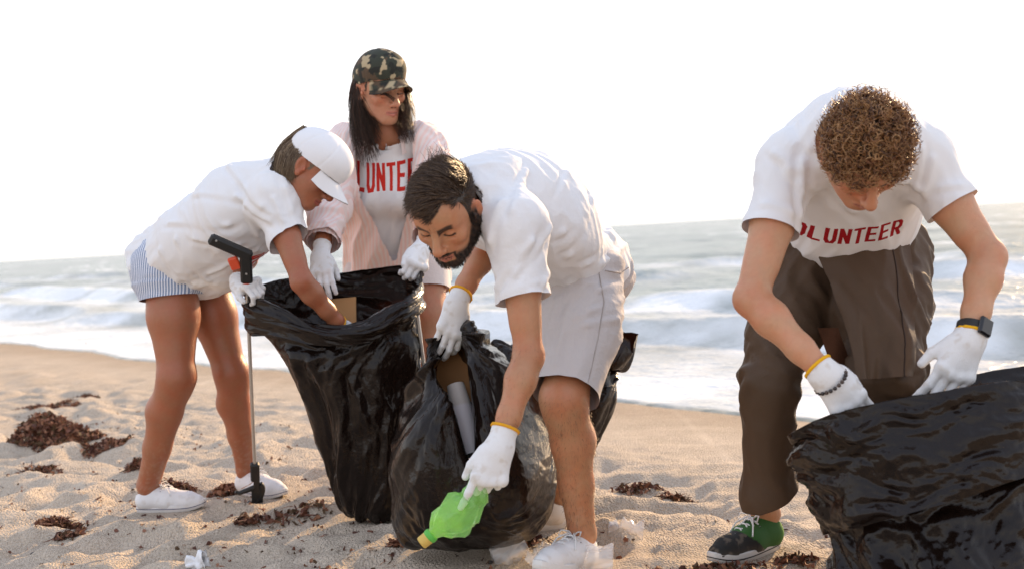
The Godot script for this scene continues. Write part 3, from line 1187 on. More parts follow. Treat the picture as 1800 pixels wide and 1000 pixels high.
# ---- the man who bends down with the green bottle
func man_bent() -> Array:
	var out := []
	var pel := at(1020, 455, 3.58)
	var chest := at(930, 372, 3.34)
	var neck := at(850, 342, 3.16)
	var hc := at(785, 373, 3.03)
	var sh := at(908, 398, 3.05)
	var el := at(929, 625, 3.02)
	var wr := at(880, 778, 2.95)
	var sh2 := at(862, 350, 3.42)
	var el2 := at(858, 432, 3.64)
	var wr2 := at(803, 530, 3.50)
	var hip := at(1036, 492, 3.47)
	var knee := at(992, 700, 3.25)
	var ank := at(1030, 940, 3.37)
	var hip2 := at(992, 485, 3.70)
	var knee2 := at(968, 690, 3.64)
	var ank2 := at(985, 885, 3.90)
	var spine := (neck - pel).normalized()
	var acr := (sh2 - sh).normalized()
	var bk := acr.cross(spine).normalized()
	if bk.y < 0: bk = -bk
	var leg_back := dir(0.75, 0.1, -0.5)
	var s1 := sneaker(at(1040, 1002, 3.45), at(940, 1012, 3.22), Vector3.UP, ank, {})
	var s2 := shoe_at(1000, 926, 905, 934, 0.285, ank2)
	ank = s1.w.call(0.058, 0.105, 0)
	# body
	var f := field_for([pel, neck, sh, wr, sh2, wr2, knee, ank, ank2, hc], 0.16, 0.0075)
	f.chain([pel, pel.lerp(chest, 0.5), chest, neck], [0.13, 0.125, 0.14, 0.07], 0.04, bk, 1.5)
	f.cap(neck, sh, 0.06, 0.055, 0.04)
	f.cap(neck, sh2, 0.06, 0.055, 0.04)
	arm(f, sh, el, wr, 0.0435)
	arm(f, sh2, el2, wr2, 0.044)
	leg(f, hip, knee, ank, leg_back, 0.088, s1)
	leg(f, hip2, knee2, ank2, leg_back, 0.086, s2)
	f.cap(neck, hc + dir(0.2, -0.1, -0.5) * 0.05, 0.056, 0.05, 0.02)
	f.nets()
	var body := skin_shell(f, SKIN_MID, 101)
	joint_tint(body, [knee, knee2, el, el2], 101)
	var hb := head_basis(dir(-0.26, -0.68, 0.68), dir(-0.26, 0.72, 0.64))
	var sc := 0.965
	var hf := head_field(hc, hb, sc, neck.lerp(hc, 0.1), 0.058, false)
	add_head(body, hf, hc, hb, sc, SKIN_MID, Color(0.42, 0.14, 0.10), Color(0.02, 0.012, 0.008), 1.6, 0.93, 102)
	out.append(["body", body, "skin", ""])
	# hair and beard
	var hs := Shell.new()
	var g := RandomNumberGenerator.new()
	g.seed = 5
	var inv := hb.inverse()
	var paths := []
	var scalp := PackedInt32Array()
	for i in body.verts.size():
		var q := inv * (body.verts[i] - hc) / sc
		if q.length() < 0.16 and hair_mask(q) > 0.5 and body.norms[i].dot(body.verts[i] - hc) > 0.0:
			scalp.append(i)
	var comb := noise(55, 22.0)
	for i in 9000:
		var vi := scalp[g.randi() % scalp.size()]
		var n := body.norms[vi]
		var q := inv * (body.verts[vi] - hc) / sc
		var p := body.verts[vi] + Vector3(g.randf() - 0.5, g.randf() - 0.5, g.randf() - 0.5) * 0.003
		var tw := comb.get_noise_3dv(p) * 0.9
		var top := smoothstep(0.035, 0.085, q.y)
		var want := hb * Vector3(-0.75 + tw, 0.1, 0.25 + tw).normalized() * top + hb * Vector3(0, -0.5, -0.7) * (1.0 - top)
		want = (want - n * want.dot(n)).normalized()
		var ln := lerpf(0.007, 0.042, top) * g.randf_range(0.65, 1.1)
		var lift := lerpf(0.35, 0.55 + 0.35 * smoothstep(0.05, 0.085, q.z), top)
		var v := (n * lift + want + Vector3(g.randf() - 0.5, g.randf() - 0.5, g.randf() - 0.5) * 0.35).normalized()
		var p1 := p + v * ln * 0.45
		var p2 := p1 + (v * 0.7 + want * 0.5 - n * 0.2 + Vector3(g.randf() - 0.5, g.randf() - 0.5, g.randf() - 0.5) * 0.35).normalized() * ln * 0.55
		paths.append([p - n * 0.002, p1, p2])
	strands(hs, paths, 0.0011, [Color(0.060, 0.033, 0.018), Color(0.085, 0.048, 0.026), Color(0.12, 0.068, 0.036), Color(0.04, 0.022, 0.013)], 6)
	# the tuft that stands up on the crown
	paths = []
	for i in 46:
		var r := hc + hb * Vector3(g.randf_range(-0.03, 0.025), 0.118, g.randf_range(-0.055, -0.01)) * sc
		var v := (hb * Vector3(g.randf_range(-0.5, 0.5), 1.0, -0.9) + dir(g.randf_range(-0.4, 0.8), 0.6, -0.2)).normalized()
		var c2 := dir(g.randf_range(-1, 1), g.randf_range(-0.7, 0.7), 0) * 0.5
		paths.append([r, r + v * 0.018, r + (v + c2 * 0.5).normalized() * 0.034, r + (v + c2).normalized() * g.randf_range(0.04, 0.055)])
	strands(hs, paths, 0.0007, [Color(0.10, 0.06, 0.03), Color(0.06, 0.035, 0.02)], 7)
	out.append(["hair", hs, "hair", ""])
	var bs := Shell.new()
	paths = []
	var tries := 0
	while paths.size() < 2600 and tries < 120000:
		tries += 1
		var vi := g.randi() % body.verts.size()
		var q := inv * (body.verts[vi] - hc) / sc
		if absf(q.x) > 0.09 or q.y < -0.13 or q.y > 0.005 or q.z < -0.03:
			continue
		var cc := body.cols[vi]
		if cc.r > 0.17 or (q.y > -0.045 and absf(q.x) < 0.05):
			continue
		var n := body.norms[vi]
		var v := (n * 0.55 + hb * Vector3(0, -0.7, 0.12) + Vector3(g.randf() - 0.5, g.randf() - 0.5, g.randf() - 0.5) * 0.7).normalized()
		var ln := g.randf_range(0.005, 0.010)
		paths.append([body.verts[vi], body.verts[vi] + v * ln * 0.5, body.verts[vi] + (v + hb * Vector3(0, -0.3, 0)).normalized() * ln])
	strands(bs, paths, 0.00075, [Color(0.022, 0.013, 0.009), Color(0.035, 0.02, 0.012), Color(0.016, 0.01, 0.008)], 8)
	out.append(["beard", bs, "hair", ""])
	# hair of the shins and forearm
	var ls := Shell.new()
	paths = []
	tries = 0
	while paths.size() < 4500 and tries < 160000:
		tries += 1
		var vi := g.randi() % f.verts.size()
		var p := f.verts[vi]
		var on_leg := p.y < knee.y + 0.02 and p.y > 0.10
		var on_arm := (p - el.lerp(wr, 0.5)).length() < 0.14
		if not on_leg and not on_arm:
			continue
		var n := f.norms[vi]
		var v := (n * 0.8 + Vector3(0, -0.9, 0) + Vector3(g.randf() - 0.5, g.randf() - 0.5, g.randf() - 0.5) * 0.9).normalized()
		var ln := g.randf_range(0.006, 0.014) * (1.0 if on_leg else 0.6)
		p += Vector3(g.randf() - 0.5, g.randf() - 0.5, g.randf() - 0.5) * 0.004
		paths.append([p - n * 0.002, p + v * ln * 0.5, p + (v + Vector3(0, -0.3, 0)).normalized() * ln])
	strands(ls, paths, 0.00032, [Color(0.26, 0.15, 0.08), Color(0.18, 0.10, 0.055)], 9)
	out.append(["body_hair", ls, "hair", ""])
	# t-shirt
	var cl := Cloth.new(40)
	var t := field_for([pel, neck, sh, el, sh2, el2], 0.24, 0.006)
	var nk := neck.lerp(hc, 0.42)
	var belly := chest.lerp(pel, 0.5) - bk * 0.02
	t.chain([pel - spine * 0.10, belly, chest, neck], [0.160, 0.172, 0.188, 0.105], 0.06, bk, 1.42)
	t.cap(chest + bk * 0.02, neck + bk * 0.035 - spine * 0.03, 0.13, 0.085, 0.06)
	t.cap(belly - bk * 0.06, pel - bk * 0.02 - spine * 0.02, 0.10, 0.12, 0.06)
	t.cap(neck, sh, 0.060, 0.074, 0.05)
	t.cap(neck, sh2, 0.070, 0.070, 0.05)
	var hem := sh.lerp(el, 0.57)
	var hem2 := sh2.lerp(el2, 0.60)
	t.cap(sh, hem, 0.074, 0.058, 0.04)
	t.cap(hem, hem + (el - sh) * 0.2, 0.058, 0.058, 0.03)
	t.cap(sh2, hem2 + (el2 - sh2) * 0.2, 0.072, 0.074, 0.04)
	t.cap(neck + bk * 0.035, nk + bk * 0.03 + (hc - neck) * 0.2, 0.062, 0.052, 0.04)
	t.nets()
	t.open(hem, (el - sh) + acr * -0.10 + spine * -0.05, 0.2, chest)
	t.open(hem2, (el2 - sh2), 0.2, chest)
	t.open(at(1050, 470, 3.55), -spine * 0.9 - bk * 0.43, 0.6)
	t.open(nk, (hc - neck).normalized() - bk * 0.7, 0.085)
	t.relax(1)
	var arm_d := (el - sh).normalized()
	var waist := chest.lerp(pel, 0.75)
	t.push(func(p: Vector3, n: Vector3) -> float:
		var near := smoothstep(0.17, 0.10, (p - sh.lerp(hem, 0.6)).length())
		var tors := cl.fold(p, (spine * 0.35 + Vector3.UP * 0.8).normalized(), 6.0) * 0.007
		var slv := cl.fold(p + Vector3(3, 1, 2), (arm_d * 0.75 + acr * 0.5).normalized(), 4.0) * 0.005
		var bunch := exp(-pow((p - waist).dot(spine) / 0.06, 2.0)) * cl.fold(p + Vector3(7, 0, 0), acr, 5.0) * 0.012
		return lerpf(tors + bunch, slv, near))
	t.relax(1, 0.35)
	creases(t, [[862, 425, 884, 352, 7], [872, 505, 935, 425, 9], [905, 480, 975, 392, 8], [955, 500, 990, 410, 7], [1000, 300, 985, 400, 6], [1040, 350, 1000, 450, 7], [1080, 395, 1030, 465, 7], [925, 300, 900, 370, 6], [850, 440, 870, 478, 6], [880, 520, 945, 495, 4], [1105, 425, 1060, 462, 6]])
	t.recut()
	var ts := Shell.new()
	ts.take(t, WHITE)
	out.append(["t_shirt", ts, "cotton", ""])
	var ring := Shell.new()
	ring_at(ring, nk, (hc - neck).normalized() - bk * 0.7, 0.062, 0.0055, WHITE)
	out.append(["collar", ring, "cotton", "t_shirt"])
	# shorts
	var sf := field_for([pel, hip, hip2, knee, knee2], 0.22, 0.0075)
	sf.chain([pel + spine * 0.06, pel - spine * 0.05], [0.140, 0.142], 0.05, bk, 1.3)
	var h1 := hip.lerp(knee, 0.965)
	var h2 := hip2.lerp(knee2, 0.9)
	sf.chain([hip + spine * 0.02, hip.lerp(knee, 0.45), h1 + (knee - hip) * 0.12], [0.108, 0.106, 0.088], 0.04)
	sf.chain([hip2, hip2.lerp(knee2, 0.45), h2 + (knee2 - hip2) * 0.12], [0.120, 0.105, 0.085], 0.04)
	sf.nets()
	sf.open(h1, knee - hip, 0.2, h2)
	sf.open(h2, knee2 - hip2, 0.2, h1)
	sf.relax(1)
	var ld := (knee - hip).normalized()
	sf.push(func(p: Vector3, n: Vector3) -> float:
		var up := smoothstep(0.10, 0.26, (p - h1).dot(-ld))
		var crease := cl.fold(p + Vector3(1, 5, 0), leg_back, 4.0) * 0.010 * up
		return crease + cl.fold(p, ld, 3.5) * 0.0045 * (1.0 - up * 0.6))
	creases(sf, [[1095, 500, 1050, 510, 6], [1100, 525, 1040, 545, 6], [1088, 560, 1030, 570, 5], [985, 520, 960, 600, 6], [1000, 540, 975, 640, 4]], 0.010)
	sf.recut()
	var ss := Shell.new()
	ss.take(sf, Color(0.54, 0.505, 0.50))
	out.append(["shorts", ss, "twill", ""])
	for path in [[[1052, 475], [1062, 530], [1050, 600], [1030, 690]], [[1064, 476], [1090, 480], [1108, 468]]]:
		var pts := stitched(sf, path, 0.0012)
		if pts.size() > 2:
			var st := Shell.new()
			st.tube(pts, 0.0016, 5, Color(0.40, 0.36, 0.34))
			out.append(["seam", st, "twill", "shorts"])
	# shoes
	shoe_out(out, s1, Color(0.76, 0.76, 0.77), Color(0.74, 0.73, 0.72), Color(0.78, 0.78, 0.78))
	shoe_out(out, s2, Color(0.72, 0.66, 0.58), Color(0.7, 0.66, 0.6), Color(0.74, 0.70, 0.64))
	# gloves: the near hand grips the bottle, the far one holds the bag open
	var d := at(856, 850, 2.93) - wr
	var gl := hand(wr, d, dir(0.25, 0.25, 0.9), true, [[0.25, 0.25, 0.2], [0.95, 1.15, 0.7], [1.1, 1.2, 0.8], [1.1, 1.25, 0.8]], Vector3(0.85, 0.35, 0.35), 1.03, 0.6, wr.lerp(el, 0.16))
	glove_out(out, gl, wr.lerp(el, 0.16), el - wr, 0.033, Color(0.75, 0.36, 0.03))
	var d2 := at(792, 590, 3.47) - wr2
	var gr := hand(wr2, d2, dir(0.35, 0.2, 0.9), false, [[0.7, 0.6, 0.3], [0.55, 0.5, 0.3], [0.5, 0.5, 0.3], [0.5, 0.5, 0.3]], Vector3(0.9, 0.4, 0.3), 1.0, 0.9, wr2.lerp(el2, 0.12))
	glove_out(out, gr, wr2.lerp(el2, 0.12), el2 - wr2, 0.033, Color(0.75, 0.36, 0.03))
	return out

func ring_at(s: Shell, p: Vector3, ax: Vector3, r: float, thick: float, col: Color) -> void:
	ax = ax.normalized()
	var u := ax.cross(Vector3.UP if absf(ax.y) < 0.9 else Vector3.RIGHT).normalized()
	var w := ax.cross(u)
	var pts := []
	for i in 33:
		pts.append(p + (u * cos(TAU * i / 32.0) + w * sin(TAU * i / 32.0)) * r)
	s.tube(pts, thick, 6, col, false)

func shoe_out(out: Array, s: Dictionary, upper: Color, sole: Color, lace: Color) -> void:
	for k in ["upper", "sole", "laces", "eyelets"]:
		var sh: Shell = s[k]
		var c := upper if k == "upper" else sole if k == "sole" else lace if k == "laces" else Color(0.25, 0.25, 0.26)
		for i in sh.cols.size():
			sh.cols[i] = c
	var dirt := noise(142, 30.0)
	for part in [s.upper, s.sole]:
		var sp: Shell = part
		for i in sp.verts.size():
			var k := smoothstep(0.05, 0.0, sp.verts[i].y) * 0.22 + smoothstep(0.15, 0.5, dirt.get_noise_3dv(sp.verts[i])) * 0.2
			sp.cols[i] = sp.cols[i].lerp(Color(0.45, 0.36, 0.27), k)
	out.append(["sneaker", s.upper, "canvas", ""])
	out.append(["sole", s.sole, "rubber", "sneaker"])
	out.append(["laces", s.laces, "cotton", "sneaker"])
	out.append(["eyelets", s.eyelets, "metal", "sneaker"])

func glove_out(out: Array, f: Field, p: Vector3, ax: Vector3, r: float, col: Color) -> void:
	var s := Shell.new()
	s.take(f, Color(0.78, 0.78, 0.79))
	var dirt := noise(141, 24.0)
	for i in s.verts.size():
		var k := smoothstep(0.12, 0.5, dirt.get_noise_3dv(s.verts[i])) * 0.35 + 0.05 * (dirt.get_noise_3dv(s.verts[i] * 3.0) + 0.4)
		s.cols[i] = s.cols[i].lerp(Color(0.50, 0.41, 0.31), clampf(k, 0.0, 1.0))
	out.append(["glove", s, "knit", ""])
	out.append(["glove_hem", cuff_ring(p, ax, r, col), "knit", "glove"])

# a baseball cap on a head: crown, seams, brim, button
func cap_on(c: Vector3, b: Basis, sc: float, tilt: float) -> Dictionary:
	var cb := b * Basis(Vector3.RIGHT, tilt)
	var l := func(x: float, y: float, z: float) -> Vector3: return c + cb * (Vector3(x, y, z) * sc)
	var f := Field.new(c - Vector3.ONE * 0.17, c + Vector3.ONE * 0.17, 0.004)
	f.ell(l.call(0, 0.040, -0.012), cb, Vector3(0.0865, 0.096, 0.108) * sc, 0.01)
	f.ell(l.call(0, 0.075, 0.030), cb, Vector3(0.070, 0.056, 0.070) * sc, 0.04)
	f.nets()
	f.open(l.call(0, 0.032, 0.06), -(cb.y) + cb.z * 0.22, 0.4)
	f.open(l.call(0, 0.032, -0.118), -(cb.z * 0.55 + cb.y * 0.75), 0.036 * sc)
	f.relax(1)
	# stitched panel seams: shallow grooves over the crown
	f.push(func(p: Vector3, n: Vector3) -> float:
		var q := cb.inverse() * (p - c) / sc
		var a := atan2(q.x, q.z + 0.012)
		var g := 0.0
		for k in 6:
			var d := absf(angle_difference(a, k * PI / 3.0)) * Vector2(q.x, q.z + 0.012).length()
			g = maxf(g, exp(-pow(d / 0.0035, 2.0)))
		return -0.0012 * g + 0.0010 * sin(q.y * 60.0 + a * 3.0))
	var crown := Shell.new()
	crown.take(f)
	var brim := Shell.new()
	for side in 2:
		var grid := PackedVector3Array()
		for r in 9:
			var e := r / 8.0
			for q in 25:
				var th := (q / 24.0 - 0.5) * 2.0 * 0.98
				var ex := 0.080 * pow(maxf(cos(th * 1.6), 0.0), 0.55)
				var x := 0.0860 * sin(th) * (1.0 + 0.04 * e)
				var z := -0.012 + 0.1035 * cos(th) + ex * e
				var y := 0.0430 - 1.6 * x * x - 7.0 * x * x * e - 0.006 * e - 0.10 * ex * e * 2.0 - (0.0032 if side == 1 else 0.0)
				grid.append(l.call(x, y, z))
		brim.sheet(grid, 25, false, Color.WHITE, side == 1)
	var rim := []
	for q in 25:
		rim.append((brim.verts[8 * 25 + q] + brim.verts[9 * 25 + 8 * 25 + q]) * 0.5)
	brim.tube(rim, 0.0021, 5)
	var button := Shell.new()
	var bf := Field.new(l.call(0, 0.14, -0.01) - Vector3.ONE * 0.02, l.call(0, 0.14, -0.01) + Vector3.ONE * 0.02, 0.002)
	bf.ell(l.call(0, 0.1375, -0.008), cb, Vector3(0.009, 0.0045, 0.009) * sc)
	bf.nets()
	button.take(bf)
	return {"crown": crown, "brim": brim, "button": button, "basis": cb}

func chest_uv(ts: Shell, c: Vector3, left: Vector3, up: Vector3, front: Vector3, w: float, h: float) -> void:
	ts.map(func(p: Vector3, n: Vector3) -> Vector2:
		if n.dot(front) < 0.05 or (p - c).dot(front) < -0.12:
			return Vector2(0.0, 0.0)
		return Vector2(0.5 + (p - c).dot(left) / w, 0.5 - (p - c).dot(up) / h))

# ---- the woman in the white cap who reaches into the bag
func woman_reaching() -> Array:
	var out := []
	var pel := at(316, 452, 4.36)
	var chest := at(425, 368, 4.16)
	var neck := at(505, 322, 4.06)
	var hc := at(545, 297, 4.0)
	var sh := at(482, 352, 3.99)
	var el := at(530, 495, 3.90)
	var wr := at(592, 566, 3.98)
	var sh2 := at(488, 350, 4.28)
	var el2 := at(440, 440, 4.34)
	var wr2 := at(416, 500, 4.10)
	var hip := at(300, 472, 4.30)
	var knee := at(309, 662, 4.27)
	var ank := at(265, 852, 4.40)
	var hip2 := at(350, 474, 4.47)
	var knee2 := at(405, 655, 4.46)
	var ank2 := at(438, 838, 4.60)
	var spine := (neck - pel).normalized()
	var acr := (sh2 - sh).normalized()
	var bk := acr.cross(spine).normalized()
	if bk.y < 0: bk = -bk
	var leg_back := dir(-1, 0.05, -0.15)
	var s1 := shoe_at(237, 899, 354, 893, 0.262, ank)
	var s2 := shoe_at(418, 868, 530, 876, 0.262, ank2)
	ank = s1.w.call(0.056, 0.105, 0)
	ank2 = s2.w.call(0.056, 0.105, 0)
	var f := field_for([pel, neck, sh, el, wr, el2, wr2, knee, ank, ank2, hc], 0.16, 0.0075)
	f.chain([pel, pel.lerp(chest, 0.5), chest, neck], [0.12, 0.105, 0.115, 0.055], 0.04, bk, 1.4)
	f.cap(neck, sh, 0.05, 0.045, 0.04)
	f.cap(neck, sh2, 0.05, 0.045, 0.04)
	arm(f, sh, el, wr, 0.0405)
	f.cap(wr, at(612, 592, 4.05), 0.024, 0.022, 0.02)
	arm(f, sh2, el2, wr2, 0.039)
	leg(f, hip, knee, ank, leg_back, 0.092, s1)
	leg(f, hip2, knee2, ank2, leg_back, 0.086, s2)
	f.cap(neck, hc + dir(-0.5, 0.2, 0) * 0.03, 0.047, 0.043, 0.02)
	f.nets()
	var body := skin_shell(f, SKIN_TAN, 201)
	joint_tint(body, [knee, knee2, el], 201)
	var hb := head_basis(dir(0.80, -0.60, 0.10), dir(0.60, 0.80, 0.0))
	var sc := 0.97
	var hf := head_field(hc, hb, sc, neck.lerp(hc, 0.1), 0.048, true)
	add_head(body, hf, hc, hb, sc, Color(0.36, 0.14, 0.075), Color(0.36, 0.10, 0.075), Color(0.10, 0.06, 0.04), 0.9, 0.0, 202, Color(0.15, 0.10, 0.065))
	out.append(["body", body, "skin", ""])
	# hair: a short bob that falls out of the back of the cap
	var hs := Shell.new()
	var g := RandomNumberGenerator.new()
	g.seed = 25
	var paths := []
	for i in 2600:
		var a := g.randf_range(-1.0, 1.0) * 1.40
		var r := hc + hb * Vector3(0.074 * sin(a), 0.028 + g.randf_range(-0.015, 0.02), -0.012 - 0.098 * cos(a)) * sc
		var outw := (hb * Vector3(sin(a), 0.0, -cos(a))).normalized()
		var down := (hb * Vector3(0, -1, -0.12)).normalized() * 0.72 + Vector3.DOWN * 0.5
		var ln := g.randf_range(0.075, 0.115) * (1.0 - 0.25 * absf(a) / 1.40)
		var o1 := outw * g.randf_range(0.002, 0.018)
		var p1 := r + down * ln * 0.35 + o1
		var p2 := r + down * ln * 0.7 + o1 * 0.9 + hb.z * 0.004
		var p3 := r + down * ln + o1 * 0.2 + hb.z * g.randf_range(0.0, 0.02)
		paths.append([r, p1, p2, p3])
	for i in 240:
		# the lock swept up through the gap over the strap
		var r := hc + hb * Vector3(g.randf_range(-0.035, 0.035), g.randf_range(0.03, 0.075), -0.104 - g.randf() * 0.008) * sc
		paths.append([r + hb.y * 0.03 + hb.z * 0.012, r, r - hb.y * 0.04 - hb.z * 0.010, r - hb.y * g.randf_range(0.08, 0.11) - hb.z * 0.004])
	strands(hs, paths, 0.0011, [Color(0.23, 0.16, 0.10), Color(0.17, 0.11, 0.068), Color(0.30, 0.22, 0.14), Color(0.12, 0.078, 0.05)], 26)
	out.append(["hair", hs, "hair", ""])
	var cp := cap_on(hc, hb, sc, 0.22)
	for k in ["crown", "brim", "button"]:
		for i in cp[k].cols.size():
			cp[k].cols[i] = Color(0.78, 0.78, 0.80)
	out.append(["baseball_cap", cp.crown, "canvas", ""])
	out.append(["brim", cp.brim, "canvas", "baseball_cap"])
	out.append(["button", cp.button, "canvas", "baseball_cap"])
	# t-shirt, wide and hanging
	var cl := Cloth.new(60)
	var t := field_for([pel, neck, sh, el, sh2, el2], 0.24, 0.006)
	var belly := chest.lerp(pel, 0.55)
	t.chain([pel - spine * 0.06, belly, chest, neck], [0.172, 0.170, 0.165, 0.085], 0.06, bk, 1.25)
	t.cap(pel - bk * 0.05, belly - bk * 0.085, 0.105, 0.095, 0.07)
	t.cap(belly - bk * 0.085, chest - bk * 0.06, 0.095, 0.085, 0.07)
	t.cap(pel - bk * 0.10 - spine * 0.04, belly - bk * 0.10, 0.062, 0.07, 0.06)
	t.cap(chest + bk * 0.02, neck + bk * 0.02 - spine * 0.02, 0.12, 0.075, 0.06)
	t.cap(neck, sh, 0.062, 0.072, 0.05)
	t.cap(neck, sh2, 0.062, 0.066, 0.05)
	var hem := sh.lerp(el, 0.50)
	var hem2 := sh2.lerp(el2, 0.62)
	t.cap(sh, hem, 0.076, 0.056, 0.05)
	t.cap(hem, hem + (el - sh) * 0.2, 0.056, 0.055, 0.03)
	t.cap(sh2, hem2 + (el2 - sh2) * 0.2, 0.066, 0.066, 0.04)
	t.nets()
	t.open(hem, (el - sh) + spine * 0.08, 0.2, chest)
	t.open(hem2, (el2 - sh2), 0.16, chest)
	t.open(at(300, 472, 4.36), -spine * 0.92 - bk * 0.40, 0.6)
	var nk := neck.lerp(hc, 0.30)
	t.open(nk, hc - neck, 0.10)
	t.relax(1)
	var arm_d := (el - sh).normalized()
	var hemc := pel + spine * 0.07
	t.push(func(p: Vector3, n: Vector3) -> float:
		var near := smoothstep(0.15, 0.09, (p - sh.lerp(hem, 0.6)).length())
		var tors := cl.fold(p, (spine * 0.35 - Vector3.UP * 0.75).normalized(), 6.0) * 0.006
		var slv := cl.fold(p + Vector3(3, 1, 2), (arm_d * 0.8 + spine * 0.4).normalized(), 4.0) * 0.008
		var bunch := smoothstep(0.10, 0.0, (p - hemc).dot(spine)) * cl.fold(p + Vector3(7, 0, 0), (spine + bk * 0.2).normalized(), 4.0) * 0.010
		return lerpf(tors + bunch, slv, near))
	t.relax(1, 0.35)
	creases(t, [[401, 292, 459, 364, 9], [416, 346, 473, 389, 8], [297, 393, 401, 396, 8], [308, 421, 365, 493, 9], [430, 364, 452, 414, 8], [280, 440, 340, 500, 8], [330, 340, 420, 350, 6], [370, 480, 450, 440, 8], [480, 350, 505, 410, 7], [340, 420, 420, 430, 7], [500, 330, 520, 400, 5]])
	t.recut()
	var ts := Shell.new()
	ts.take(t, Color.WHITE)
	chest_uv(ts, chest + spine * 0.05 - bk * 0.1 + acr * 0.155, acr, spine, -bk, 0.36, 0.105)
	out.append(["t_shirt", ts, "print", ""])
	# shorts
	var sf := field_for([pel, hip, hip2, knee, knee2], 0.2, 0.0065)
	sf.chain([pel + spine * 0.05, pel - spine * 0.04], [0.142, 0.150], 0.05, bk, 1.15)
	var h1 := hip.lerp(knee, 0.275)
	var h2 := hip2.lerp(knee2, 0.265)
	sf.ell(hip + leg_back * 0.012, Basis(), Vector3(0.118, 0.115, 0.105), 0.05)
	sf.chain([hip, h1 + (knee - hip) * 0.12], [0.116, 0.098], 0.04)
	sf.chain([hip2, h2 + (knee2 - hip2) * 0.12], [0.108, 0.094], 0.04)
	sf.nets()
	sf.open(h1, knee - hip + leg_back * -0.02, 0.2, h2)
	sf.open(h2, knee2 - hip2, 0.2, h1)
	sf.relax(1)
	var ld := (knee - hip).normalized()
	sf.push(func(p: Vector3, n: Vector3) -> float:
		var hm := minf(absf((p - h1).dot(ld)), absf((p - h2).dot(ld)))
		return cl.fold(p, leg_back, 4.0) * 0.004 + (0.0035 if hm < 0.045 else 0.0))
	sf.recut()
	var ss := Shell.new()
	ss.take(sf, Color.WHITE)
	var side := ld.cross(leg_back).normalized()
	ss.map(func(p: Vector3, n: Vector3) -> Vector2:
		var u := p.dot(leg_back) if absf(n.dot(side)) > 0.55 else p.dot(side) + p.dot(leg_back) * 0.3
		return Vector2(u / 0.0092, p.dot(ld) / 0.1))
	out.append(["striped_shorts", ss, "stripe", ""])
	shoe_out(out, s1, Color(0.80, 0.80, 0.82), Color(0.76, 0.75, 0.75), Color(0.8, 0.8, 0.8))
	shoe_out(out, s2, Color(0.80, 0.80, 0.82), Color(0.76, 0.75, 0.75), Color(0.8, 0.8, 0.8))
	for item in out:
		if item[0] == "sole":
			stripe_sole(item[1])
	# the hand that holds the grabber and the rim of the bag
	var d2 := at(450, 500, 4.03) - wr2
	var gl := hand(wr2, d2, dir(0.15, 0.75, 0.55), true, [[0.9, 1.1, 0.7], [1.0, 1.2, 0.8], [1.0, 1.2, 0.8], [1.0, 1.2, 0.8]], Vector3(0.7, 0.5, 0.5), 0.93, 0.6, wr2.lerp(el2, 0.1))
	glove_out(out, gl, wr2.lerp(el2, 0.1), el2 - wr2, 0.029, Color(0.75, 0.75, 0.76))
	# the hand inside the bag
	var d1 := at(622, 606, 4.08) - wr
	var gi := hand(wr + d1.normalized() * 0.03, d1, dir(0.3, 0.3, 0.8), false, fist(0.5, 0.5, 0.3), Vector3(0.8, 0.4, 0.4), 0.9, 0.8, wr + d1.normalized() * 0.005)
	glove_out(out, gi, wr + d1.normalized() * 0.005, d1, 0.027, Color(0.75, 0.36, 0.03))
	return out

# a thin coloured line round the foxing of a canvas shoe
func stripe_sole(s: Shell) -> void:
	for i in s.cols.size():
		if i / 44 in [3, 4]:
			s.cols[i] = Color(0.10, 0.10, 0.16)

